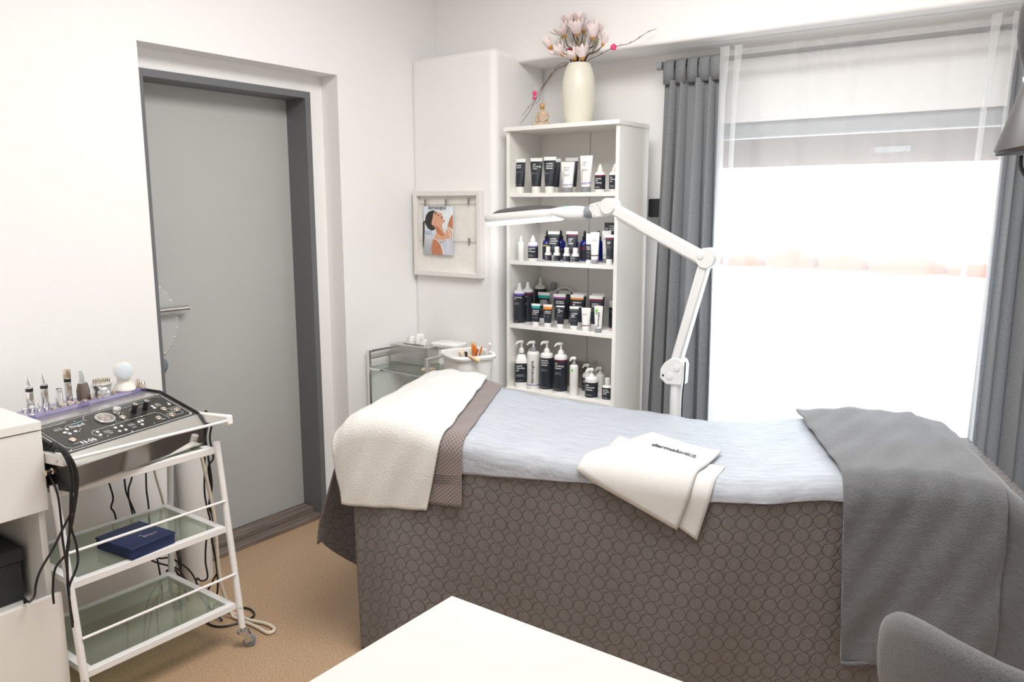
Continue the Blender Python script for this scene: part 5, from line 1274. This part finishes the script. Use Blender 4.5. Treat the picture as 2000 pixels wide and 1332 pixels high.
for (x, y, a) in ((-2.290, YB+0.010, 0.9), (-2.290, YA-0.010, 0.3), (-2.735, YB+0.010, 0.6), (-2.735, YA-0.010, 2.0)):
    cst = MB(); cst.lathe([(0.006, 0.090), (0.006, 0.066), (0.018, 0.064), (0.020, 0.058), (0.018, 0.052)], (x, y, 0), 20)
    dr_ = Vector((math.cos(a), math.sin(a), 0)); nr_ = Vector((-dr_.y, dr_.x, 0)); c0 = Vector((x, y, 0))+dr_*0.018
    for sg in (-1, 1):
        p = c0+nr_*(0.0125*sg)
        cst.bar(p+Vector((0, 0, 0.060))-dr_*0.010, p+Vector((0, 0, 0.022))+dr_*0.004, 0.003, 0.024, up=tuple(dr_))
    f = cst.build('caster', m_steel, tl)
    T = nr_.to_track_quat('Z', 'Y').to_matrix().to_4x4()
    MB().lathe([(0.018, -0.008), (0.0215, -0.006), (0.0215, 0.006), (0.018, 0.008)], tuple(c0+Vector((0, 0, 0.0215))+dr_*0.004), 26, T).build('wheel', m_rubber, f)

bb = thing('blue_gift_box', 'navy blue lidded box with gold script on the middle trolley shelf', 'box', (-2.432, 1.255, 0.4405), math.radians(6))
bb.scale = (0.86, 0.82, 0.95)
bxm = MB().box(-0.105, -0.095, 0, 0.105, 0.095, 0.034).build('box_body', m_navy, bb, bevel=0.001)
MB().box(-0.108, -0.098, 0.034, 0.108, 0.098, 0.040).build('lid', m_navy, bb, bevel=0.001)
tm = MB(); put_text(tm, 'Elegue', lambda u, v: (0.050-v, 0.000+u, 0.0404), 0, 0, width=0.062, bold=0.0)
pts = [(0.052, -0.004, 0.0404), (0.030, -0.010, 0.0404), (0.022, 0.004, 0.0404), (0.034, 0.010, 0.0404), (0.052, 0.004, 0.0404)]
tm.tube(pts, 0.0006, 5, 3); tm.build('gold_script', m_gold, bb, smooth=False)

# ------------------------------------------------------------ beauty machine (local: +x along its length, +y to the back, z up)
DV = thing('beauty_machine', 'beauty machine with dark control panel and polished steel front on the trolley', 'machine', (-2.300, 1.022, 0.7185), math.radians(102.7))
L_ = 0.512
body_prof = [(0.010, 0.006), (0.002, 0.075), (0.030, 0.108), (0.200, 0.167), (0.285, 0.170), (0.285, 0.006)]
MB().prism(body_prof, lambda y, z: (0.006, y, z), lambda y, z: (L_-0.006, y, z)).build('housing', m_alu, DV, bevel=0.001, smooth=False)
MB().prism([(0.0090, 0.012), (0.0012, 0.074), (0.0018, 0.0745), (0.0098, 0.0122)], lambda y, z: (0.008, y, z), lambda y, z: (L_-0.008, y, z)).build('front_plate', m_mirror, DV, smooth=False)
ep = [(0.004, 0.0), (-0.004, 0.078), (0.028, 0.116), (0.200, 0.176), (0.292, 0.178), (0.292, 0.0)]
for x in (0.0, L_-0.006):
    MB().prism(ep, lambda y, z: (x, y, z), lambda y, z: (x+0.006, y, z)).build('end_cheek', m_black, DV, bevel=0.001, smooth=False)
for x in (0.05, L_-0.05):
    for y in (0.04, 0.25): MB().lathe([(0.010, -0.002), (0.012, 0.007)], (x, y, 0), 16).build('foot', m_black, DV)
wv = Vector((0, 0.170, 0.059)); wl_ = wv.length; wv.normalize(); wn = Vector((0, -wv.z, wv.y))
def pn(s, w, h=0.0): return tuple(Vector((s, 0.030, 0.1082)) + wv*w + wn*h)
MB().add([pn(a, b, c) for c in (0.0, 0.0015) for a, b in ((0.014, 0.004), (L_-0.014, 0.004), (L_-0.014, wl_-0.003), (0.014, wl_-0.003))], [(0,3,2,1),(4,5,6,7),(0,1,5,4),(1,2,6,5),(2,3,7,6),(3,0,4,7)]).build('control_panel', m_panel, DV, smooth=False)
ln = MB()
def pline(L, w=0.0010):
    P = [Vector(p) for p in L]
    for a, b in zip(P, P[1:]):
        d_ = (b-a).normalized()*w*0.5; n_ = Vector((-d_.y, d_.x)); a2 = a-d_; b2 = b+d_
        ln.add([pn(*(a2+n_), 0.00165), pn(*(b2+n_), 0.00165), pn(*(b2-n_), 0.00165), pn(*(a2-n_), 0.00165)], [(0, 3, 2, 1)])
def rbox(x0, y0, x1, y1, r=0.012, skip=()):
    P = []
    for (cx_, cy_, a0_) in ((x1-r, y1-r, 0), (x0+r, y1-r, 90), (x0+r, y0+r, 180), (x1-r, y0+r, 270)):
        for k in range(5): a = math.radians(a0_+90*k/4); P.append((cx_+r*math.cos(a), cy_+r*math.sin(a)))
    P.append(P[0]); return P
pline(rbox(0.019, 0.009, L_-0.019, wl_-0.007, 0.008), 0.0018)
B1 = rbox(0.030, 0.018, L_-0.032, wl_-0.016, 0.014)
pline(B1[0:8]); pline([(0.030, 0.14), (0.030, 0.035), (0.044, 0.020), (0.085, 0.020)])
pline([(0.190, 0.160), (0.178, 0.152), (0.178, 0.135)]); pline([(0.310, 0.145), (0.302, 0.135), (0.302, 0.120)]); pline([(0.310, 0.150), (0.44, 0.150)])
pline([(0.150, 0.030), (0.140, 0.062), (0.152, 0.075), (0.390, 0.078), (0.405, 0.066), (0.405, 0.020)])
pline(rbox(0.412, 0.030, 0.475, 0.050, 0.009)); pline(rbox(0.432, 0.004+0.052, 0.488, 0.076, 0.009)); pline([(0.33, 0.126), (0.350, 0.134), (0.362, 0.128)], 0.0008); pline([(0.372, 0.126), (0.388, 0.134), (0.400, 0.128)], 0.0008)
pf_ = lambda u, v: pn(u, v, 0.00165)
put_text(ln, 'N-06', pf_, 0.080, 0.026, width=0.050, bold=0.012)
pline([(0.086, 0.021), (0.128, 0.021)], 0.0008)
put_text(ln, 'Elegue', pf_, 0.112, 0.118, width=0.050); pline([(0.100, 0.112), (0.098, 0.128), (0.112, 0.138), (0.135, 0.138)], 0.0008)
put_text(ln, 'MULTI FACE MANAGEMENT', pf_, 0.040, 0.154, width=0.085)
for (x, y, w_, s_) in ((0.062, 0.038, 0.016, 'POWER'), (0.180, 0.036, 0.016, 'TIME'), (0.262, 0.030, 0.018, 'LEVEL'), (0.275, 0.082, 0.016, 'POWER'), (0.378, 0.026, 0.014, 'TIME'), (0.430, 0.118, 0.016, 'TIME'), (0.308, 0.060, 0.030, 'CONT PULSE'), (0.425, 0.037, 0.022, 'START'), (0.448, 0.063, 0.022, 'STOP'), (0.215, 0.072, 0.012, 'MODE')):
    put_text(ln, s_, pf_, x, y, width=w_)
ln.build('panel_print', m_txtw, DV, smooth=False)
lb = MB()
for k in range(5): lb.lathe([(0.0055-0.0003*k, 0), (0.0055-0.0003*k, 0.0006)], pn(0.135+0.0085*k, 0.136+0.001*k, 0.0012), 12)
lb.build('blue_emblem', mat('sky_blue_print', (0.30, 0.55, 0.70), 0.5), DV, smooth=False)
TP = Vector((0, 0, 1)).rotation_difference(wn).to_matrix().to_4x4()
MB().lathe([(0.030, 0), (0.031, 0.004), (0.029, 0.0065), (0.0255, 0.0065), (0.025, 0.003)], pn(0.232, 0.118, 0.0013), 40, TP).build('gauge_rim', m_alu, DV)
MB().lathe([(0.025, 0), (0.025, 0.0030)], pn(0.232, 0.118, 0.0013), 36, TP).build('gauge_face', mat('gauge_face_paint', (0.80, 0.70, 0.68), 0.5), DV, smooth=False)
gm = MB()
for k in range(9):
    a = math.radians(-40+260*k/8); gm.bar(pn(0.232+0.017*math.cos(a), 0.118+0.017*math.sin(a), 0.0048), pn(0.232+0.021*math.cos(a), 0.118+0.021*math.sin(a), 0.0048), 0.0008, 0.0003)
gm.bar(pn(0.232, 0.118, 0.005), pn(0.222, 0.104, 0.005), 0.0010, 0.0005); gm.build('gauge_needle', m_txtd, DV, smooth=False)
kn = MB(); kn.lathe([(0.0135, 0.0), (0.0135, 0.018), (0.0120, 0.021), (0.0001, 0.0215)], pn(0.283, 0.128, 0.0015), 28, TP); kn.build('chrome_knob', m_chrome, DV)
for (s_, w_) in ((0.334, 0.108), (0.380, 0.109)):
    MB().lathe([(0.0085, 0.0), (0.0085, 0.030), (0.0080, 0.031)], pn(s_, w_, 0.0015), 24, TP).build('black_knob', m_black, DV)
    MB().lathe([(0.0080, 0.031), (0.0075, 0.033), (0.0001, 0.0335)], pn(s_, w_, 0.0015), 24, TP).build('knob_cap', m_alu, DV)
for (s_, w_) in ((0.282, 0.098), (0.374, 0.040), (0.432, 0.080), (0.466, 0.056), (0.425, 0.022+0.012), (0.071, 0.058)):
    MB().lathe([(0.0105, 0.0), (0.0105, 0.0035), (0.0090, 0.0045), (0.0085, 0.0035), (0.0001, 0.0035)], pn(s_, w_, 0.0015), 24, TP).build('metal_button', m_gold, DV)
for (s_, w_) in ((0.159, 0.062), (0.155, 0.044), (0.220, 0.057), (0.242, 0.056), (0.216, 0.033), (0.237, 0.031), (0.304, 0.050), (0.302, 0.033), (0.318, 0.052), (0.414, 0.114), (0.412, 0.101), (0.473, 0.099), (0.098, 0.118), (0.080, 0.104), (0.088, 0.092), (0.110, 0.096)):
    MB().lathe([(0.0050, 0.0), (0.0050, 0.0018), (0.0035, 0.0024), (0.0001, 0.0024)], pn(s_, w_, 0.0015), 18, TP).build('small_button', m_wpl, DV)
for (s_, w_) in ((0.026, 0.160), (0.255, 0.172), (0.487, 0.170), (0.485, 0.014), (0.245, 0.012), (0.030, 0.012)):
    MB().sphere(pn(s_, w_, 0.0018), 0.0035, 14, 8).build('panel_screw', m_chrome, DV)
led_ = MB()
for (s_, w_) in ((0.146, 0.148), (0.158, 0.128), (0.156, 0.074), (0.168, 0.028), (0.228, 0.075), (0.336, 0.074), (0.340, 0.022), (0.400, 0.128), (0.500-0.02, 0.112), (0.120, 0.092), (0.130, 0.100)): led_.sphere(pn(s_, w_, 0.0018), 0.0018, 10, 6)
led_.build('indicator_dots', m_wpl, DV)
for (s_, w_, ww_) in ((0.076, 0.126, 0.036), (0.184, 0.048, 0.030), (0.272, 0.046, 0.030), (0.436, 0.108, 0.030), (0.086, 0.100, 0.016)):
    MB().add([pn(s_+a*ww_/2, w_+b*0.0065, c) for c in (0.0013, 0.0022) for a, b in ((-1, -1), (1, -1), (1, 1), (-1, 1))], [(0,3,2,1),(4,5,6,7),(0,1,5,4),(1,2,6,5),(2,3,7,6),(3,0,4,7)]).build('display_window', mat('display_smoke', (0.10, 0.09, 0.08), 0.2), DV, smooth=False)
    tm = MB(); put_text(tm, '88' if ww_ > 0.02 else '8', lambda u, v: pn(u, v, 0.0024), s_-ww_*0.33, w_-0.0042, width=ww_*0.66)
    tm.build('display_digits', m_txtg, DV, smooth=False)
for k in range(3):
    MB().lathe([(0.010, 0), (0.010, 0.010), (0.006, 0.012), (0.006, 0.024), (0.008, 0.025), (0.008, 0.030)], (-0.0015, 0.075+0.035*k, 0.060-0.008*(k % 2)), 18, Matrix.Rotation(-PI/2, 4, 'Y')).build('side_socket', m_gold, DV)

# purple acrylic tray and the instruments on it (machine coordinates turned into the room)
DM = Matrix.Translation((-2.300, 1.022, 0.7185)) @ Matrix.Rotation(math.radians(102.7), 4, 'Z')
def dw(s, y, z): return DM @ Vector((s, y, z))
ty = thing('acrylic_tray', 'transparent purple instrument tray along the back of the machine', 'tray', (-2.300, 1.022, 0.7185), math.radians(102.7))
MB().box(0.030, 0.262, 0.1795, 0.505, 0.345, 0.1840).build('tray_plate', m_acryl, ty, bevel=0.0008)
MB().box(0.030, 0.262, 0.1725, 0.505, 0.265, 0.1795).build('tray_lip', m_acryl, ty, smooth=False)
for x in (0.06, 0.25, 0.46):
    MB().box(x, 0.266, 0.1705, x+0.03, 0.283, 0.1795).build('tray_foot', m_acryl, ty, smooth=False)
TZ2 = 0.1842
def inst(name, label, cat, s, y, parts, grp='instruments on the purple tray'):
    t = thing(name, label, cat, dw(s, y, TZ2), math.radians(102.7), grp)
    for (n_, m_, fn_) in parts: mb = MB(); fn_(mb); mb.build(n_, m_, t)
    return t
def probe(label, s, y, h=0.105, r=0.0105, tip=True):
    hb = h*0.74
    P = [('barrel', m_chrome, lambda mb: mb.lathe([(r*0.95, 0), (r, 0.002), (r, hb*0.88)], seg=24)), ('black_ring', m_black, lambda mb: mb.lathe([(r*1.02, hb*0.85), (r*1.02, hb*0.98)], seg=24))]
    if tip: P.append(('arrow_tip', m_chrome, lambda mb: mb.lathe([(r*0.95, hb*0.98), (r*0.9, hb*1.04), (r*0.35, hb*1.06), (r*0.35, hb*1.12), (r*0.85, hb*1.13), (0.0003, h*1.10)], seg=24)))
    else: P.append(('gold_end', m_gold, lambda mb: mb.lathe([(r*1.05, hb*0.98), (r*1.12, hb*1.0), (r*1.10, h*0.98), (r*0.9, h)], seg=24)))
    return inst('treatment_probe', label, 'probe', s, y, P)
probe('chrome probe with arrow tip, leftmost on the purple tray', 0.103, 0.300)
probe('chrome probe with arrow tip, second from the left on the purple tray', 0.152, 0.300)
probe('chrome probe with a black ring and gold flat end on the purple tray', 0.234, 0.300, h=0.112, tip=False)
inst('suction_cup', 'short chrome tapered tube between the two tall probes', 'tube', 0.194, 0.292, [('cup', m_chrome, lambda mb: mb.lathe([(0.0115, 0), (0.0115, 0.003), (0.0100, 0.054), (0.0085, 0.056), (0.0085, 0.045)], seg=24))])
inst('skin_scraper', 'brown-grey scraper handpiece with flat steel blade on the purple tray', 'handpiece', 0.284, 0.296, [
    ('handpiece', mat('brown_grey_plastic', (0.13, 0.10, 0.085), 0.25), lambda mb: mb.loft([[(x*0.018, y*0.015, 0) for x, y in rr(32)], [(x*0.0185, y*0.0155, 0.03) for x, y in rr(32)], [(x*0.014, y*0.010, 0.056) for x, y in rr(32)]])),
    ('blade', m_steel, lambda mb: mb.prism([(-0.012, 0.054), (0.009, 0.054), (0.007, 0.080), (0.0, 0.098), (-0.012, 0.098), (-0.008, 0.090)], lambda x, z: (x, -0.001, z), lambda x, z: (x, 0.001, z)))])
def bristles(mb):
    for i in range(-3, 4):
        for j in range(-3, 4):
            if i*i+j*j <= 10: mb.lathe([(0.0011, 0.040), (0.0011, 0.0555), (0.0016, 0.057)], (i*0.0085, j*0.0085, 0), 6)
inst('pin_brush_head', 'round aluminium brush head with gold pins on the purple tray', 'brush head', 0.352, 0.292, [
    ('drum', mat('satin_aluminium', (0.74, 0.76, 0.77), 0.25, 1.0), lambda mb: mb.lathe([(0.030, 0), (0.031, 0.004), (0.031, 0.014), (0.029, 0.020), (0.029, 0.026), (0.033, 0.031), (0.033, 0.040), (0.031, 0.042)], seg=36)),
    ('pins', m_gold, bristles)])
Rh = Matrix.Rotation(math.radians(-35), 4, 'Z') @ Matrix.Rotation(math.radians(82), 4, 'X')
hm_ = inst('cold_hot_hammer', 'cream hammer-shaped handpiece with pale round face on the purple tray', 'handpiece', 0.440, 0.290, [
    ('hammer_body', mat('cream_plastic', (0.84, 0.81, 0.75), 0.35), lambda mb: (mb.lathe([(0.020, -0.028), (0.026, -0.022), (0.0285, 0.0), (0.0285, 0.020), (0.027, 0.026)], (0, 0, 0.062), 32, Rh), mb.lathe([(0.030, 0.0), (0.033, 0.004), (0.031, 0.014), (0.022, 0.026), (0.019, 0.042)], seg=28))),
    ('round_face', mat('pale_blue_enamel', (0.66, 0.72, 0.77), 0.25), lambda mb: mb.lathe([(0.0245, 0.026), (0.0235, 0.029), (0.016, 0.032), (0.0001, 0.033)], (0, 0, 0.062), 32, Rh))])
hm_.scale = (1.12, 1.12, 1.1)
inst('glass_bulb', 'taller brown bulb at the right end of the purple tray', 'bulb', 0.484, 0.276, [('bulb', m_gold, lambda mb: mb.lathe([(0.006, 0), (0.007, 0.012), (0.0075, 0.026), (0.005, 0.032), (0.0005, 0.034)], seg=18))])
inst('glass_bulb', 'shorter brown bulb at the right end of the purple tray', 'bulb', 0.4900, 0.258, [('bulb', m_gold, lambda mb: mb.lathe([(0.0085, 0), (0.0085, 0.008), (0.006, 0.014), (0.0078, 0.018), (0.005, 0.024), (0.0005, 0.026)], seg=18))])
SM = 'small chrome nozzles along the front of the tray'
for i, (s, y, kd, lab) in enumerate(((0.062, 0.272, 'ball', 'chrome ball nozzle, left of the two ball nozzles'), (0.086, 0.272, 'ball', 'chrome ball nozzle, right of the two ball nozzles'), (0.108, 0.272, 'cone', 'chrome cone nozzle, left of the two cone nozzles'),
        (0.132, 0.272, 'cone', 'chrome cone nozzle, right of the two cone nozzles'), (0.157, 0.272, 'ring', 'gold ring nozzle just right of the cone nozzles'), (0.186, 0.272, 'elbow', 'gold open ring nozzle in front of the gold-ended probe'),
        (0.213, 0.272, 'elbow', 'gold open ring nozzle left of the scraper handpiece'), (0.240, 0.272, 'ring', 'gold ring nozzle in front of the scraper handpiece'), (0.268, 0.272, 'ring', 'gold ring nozzle right of the scraper handpiece'),
        (0.296, 0.272, 'peg', 'gold peg nozzle in front of the pin brush head'), (0.322, 0.272, 'ring', 'gold ring nozzle at the right of the pin brush head'), (0.381, 0.272, 'peg', 'gold peg nozzle in front of the cream hammer handpiece'))):
    if kd == 'ball': fn_ = lambda mb: (mb.lathe([(0.008, 0), (0.004, 0.006), (0.004, 0.014)], seg=16), mb.sphere((0, 0, 0.021), 0.0088, 20, 14))
    elif kd == 'cone': fn_ = lambda mb: mb.lathe([(0.0062, 0), (0.0062, 0.010), (0.0075, 0.012), (0.0015, 0.034), (0.0003, 0.036)], seg=20)
    elif kd == 'ring': fn_ = lambda mb: mb.lathe([(0.0085, 0), (0.0095, 0.003), (0.0085, 0.007), (0.0055, 0.007), (0.0050, 0.003)], seg=22)
    elif kd == 'elbow': fn_ = lambda mb: (mb.lathe([(0.0075, 0), (0.0085, 0.010), (0.0065, 0.014), (0.0045, 0.012)], seg=22), mb.tube([(0, 0, 0.006), (0.010, -0.003, 0.007)], 0.003, 10, 0))
    else: fn_ = lambda mb: mb.lathe([(0.0060, 0), (0.0060, 0.009), (0.0072, 0.010), (0.0065, 0.015), (0.003, 0.016)], seg=20)
    inst('nozzle', lab, 'nozzle', s, y, [('nozzle_body', m_chrome if kd in ('ball', 'cone') else m_gold, fn_)], SM)

# ------------------------------------------------------------ cables
def cable(name, label, pts, r, m, grp=None, cat='cable'):
    o = MB().tube(pts, r, 8, 5).build(name, m, None); return tag(o, label, cat, grp)
CG = 'black cables hanging at the left end of the trolley'
cs0 = (-2.33, 1.002, 0.872)
cable('power_cable', 'black cable swinging furthest left in front of the cabinet niche', [(-2.40, 1.006, 0.80), (-2.335, 0.998, 0.850), (-2.272, 0.990, 0.845), (-2.262, 0.998, 0.795), (-2.262, 0.996, 0.736), (-2.265, 0.994, 0.687), (-2.27, 0.966, 0.636), (-2.27, 0.938, 0.591), (-2.27, 0.899, 0.54), (-2.27, 0.883, 0.503), (-2.285, 0.882, 0.465), (-2.33, 0.884, 0.432), (-2.378, 0.89, 0.425), (-2.386, 0.90, 0.38), (-2.386, 0.90, 0.345)], 0.0034, m_cable, CG)
cable('power_cable', 'black cable hanging lowest in front of the left trolley leg', [(-2.41, 1.006, 0.81), (-2.34, 0.999, 0.862), (-2.262, 0.992, 0.857), (-2.255, 1.005, 0.806), (-2.255, 1.009, 0.767), (-2.256, 0.999, 0.715), (-2.26, 0.992, 0.662), (-2.26, 0.97, 0.587), (-2.26, 0.963, 0.507), (-2.26, 0.96, 0.452), (-2.26, 0.962, 0.383), (-2.26, 0.963, 0.343)], 0.0036, m_cable, CG)
cable('power_cable', 'black cable bulging right beside the left trolley leg', [(-2.42, 1.006, 0.80), (-2.34, 1.000, 0.858), (-2.252, 0.994, 0.850), (-2.246, 1.009, 0.786), (-2.248, 0.995, 0.697), (-2.25, 0.981, 0.647), (-2.25, 0.99, 0.583), (-2.25, 0.988, 0.528), (-2.25, 0.96, 0.472), (-2.25, 0.957, 0.428), (-2.25, 0.960, 0.36)], 0.0034, m_cable, CG)
cable('power_cable', 'black cable squeezed between the cabinet and the trolley leg', [(-2.40, 0.993, 0.78), (-2.345, 0.993, 0.72), (-2.335, 0.992, 0.632), (-2.335, 0.991, 0.582), (-2.325, 0.990, 0.505), (-2.325, 0.990, 0.4), (-2.325, 0.988, 0.355)], 0.0034, m_cable, CG)
cable('power_cable', 'black cable crossing behind the others towards the open drawer', [(-2.42, 1.004, 0.83), (-2.345, 0.998, 0.868), (-2.282, 0.990, 0.861), (-2.275, 1.003, 0.808), (-2.275, 0.997, 0.711), (-2.278, 0.988, 0.631), (-2.28, 0.977, 0.563), (-2.28, 0.941, 0.526), (-2.285, 0.931, 0.463), (-2.29, 0.932, 0.42)], 0.0034, m_cable, CG)
CR = 'cables hanging behind the right trolley leg'
cable('power_cable', 'black cable with a bow towards the white paper roll', [(-2.50, 1.545, 0.775), (-2.53, 1.575, 0.79), (-2.555, 1.596, 0.74), (-2.56, 1.597, 0.684), (-2.56, 1.6, 0.626), (-2.56, 1.59, 0.496), (-2.56, 1.6, 0.412), (-2.56, 1.604, 0.382), (-2.56, 1.584, 0.309), (-2.56, 1.575, 0.23), (-2.56, 1.579, 0.165), (-2.565, 1.556, 0.158), (-2.575, 1.545, 0.17), (-2.60, 1.56, 0.12), (-2.60, 1.60, 0.01)], 0.0034, m_cable, CR)
cable('power_cable', 'black cable running straight down to the floor behind the right leg', [(-2.47, 1.545, 0.790), (-2.50, 1.580, 0.815), (-2.53, 1.602, 0.76), (-2.54, 1.596, 0.703), (-2.54, 1.602, 0.629), (-2.54, 1.609, 0.521), (-2.54, 1.592, 0.446), (-2.54, 1.608, 0.382), (-2.54, 1.594, 0.316), (-2.54, 1.605, 0.224), (-2.53, 1.598, 0.116), (-2.528, 1.56, 0.02), (-2.528, 1.545, 0.006), (-2.466, 1.558, 0.006), (-2.435, 1.613, 0.006), (-2.428, 1.664, 0.006), (-2.443, 1.690, 0.006), (-2.492, 1.703, 0.006), (-2.538, 1.685, 0.006), (-2.60, 1.66, 0.006)], 0.0036, m_cable, CR)
cable('power_cable', 'black cable twisting around its neighbour behind the right leg', [(-2.46, 1.545, 0.780), (-2.49, 1.590, 0.805), (-2.525, 1.617, 0.76), (-2.54, 1.613, 0.699), (-2.54, 1.622, 0.624), (-2.548, 1.605, 0.591), (-2.55, 1.609, 0.521), (-2.53, 1.595, 0.445), (-2.53, 1.597, 0.391), (-2.53, 1.606, 0.268), (-2.53, 1.606, 0.196), (-2.545, 1.585, 0.144), (-2.56, 1.572, 0.10), (-2.58, 1.58, 0.006)], 0.0034, m_cable, CR)
cable('air_hose', 'thick ivory hose hanging behind the right leg and looping on the floor', [(-2.50, 1.548, 0.74), (-2.505, 1.550, 0.70), (-2.5, 1.552, 0.644), (-2.5, 1.573, 0.514), (-2.5, 1.586, 0.404), (-2.5, 1.588, 0.269), (-2.5, 1.594, 0.157), (-2.5, 1.612, 0.078), (-2.49, 1.625, 0.016), (-2.45, 1.630, 0.008), (-2.356, 1.634, 0.008), (-2.290, 1.632, 0.008), (-2.278, 1.650, 0.008), (-2.300, 1.668, 0.008), (-2.352, 1.668, 0.008), (-2.424, 1.648, 0.008), (-2.553, 1.640, 0.008), (-2.62, 1.62, 0.008)], 0.0062, m_ivcable, None, 'hose')
cable('power_cable', 'black cable draped along the right end of the lowest shelf', [(-2.74, 1.519, 0.16), (-2.735, 1.545, 0.168), (-2.72, 1.561, 0.155), (-2.68, 1.560, 0.13), (-2.62, 1.562, 0.10), (-2.56, 1.575, 0.05), (-2.50, 1.59, 0.004)], 0.0040, m_cable, 'black cables behind the trolley')
for i, (L, lab) in enumerate((([(-2.745, 1.31, 0.70), (-2.745, 1.337, 0.567), (-2.745, 1.347, 0.507), (-2.745, 1.337, 0.472), (-2.745, 1.349, 0.439), (-2.745, 1.36, 0.30)], 'black cable hanging behind the trolley, leftmost of four under the machine'),
        ([(-2.745, 1.39, 0.70), (-2.745, 1.393, 0.57), (-2.745, 1.396, 0.511), (-2.745, 1.417, 0.44), (-2.745, 1.46, 0.28), (-2.745, 1.488, 0.24), (-2.745, 1.50, 0.10), (-2.745, 1.49, 0.005)], 'black cable hanging behind the trolley, second of four under the machine'),
        ([(-2.752, 1.43, 0.70), (-2.752, 1.426, 0.57), (-2.752, 1.408, 0.517), (-2.752, 1.412, 0.448), (-2.752, 1.45, 0.25), (-2.745, 1.545, 0.166), (-2.74, 1.58, 0.10), (-2.74, 1.60, 0.005)], 'black cable hanging behind the trolley, third of four under the machine'),
        ([(-2.745, 1.475, 0.70), (-2.745, 1.474, 0.566), (-2.745, 1.471, 0.499), (-2.745, 1.474, 0.438), (-2.745, 1.475, 0.30), (-2.745, 1.495, 0.225), (-2.742, 1.545, 0.203), (-2.742, 1.62, 0.12), (-2.742, 1.66, 0.005)], 'black cable hanging behind the trolley, rightmost of four under the machine'))):
    cable('power_cable', lab, L, 0.0033, m_cable, 'black cables behind the trolley')
cable('air_hose', 'straight ivory hose slanting down behind the middle trolley shelf', [(-2.755, 1.50, 0.70), (-2.755, 1.512, 0.56), (-2.755, 1.535, 0.44), (-2.755, 1.56, 0.28), (-2.75, 1.575, 0.12), (-2.75, 1.58, 0.007)], 0.0045, m_ivcable, None, 'hose')

pr_ = thing('paper_roll', 'tall white roll of couch paper standing in the door niche behind the trolley', 'paper roll', (-2.905, 1.750, 0))
MB().lathe([(0.060, 0), (0.0605, 0.002), (0.0605, 0.70), (0.060, 0.703), (0.020, 0.703), (0.020, 0.66)], (0, 0, 0), 40).build('rolled_paper', m_paperroll, pr_)
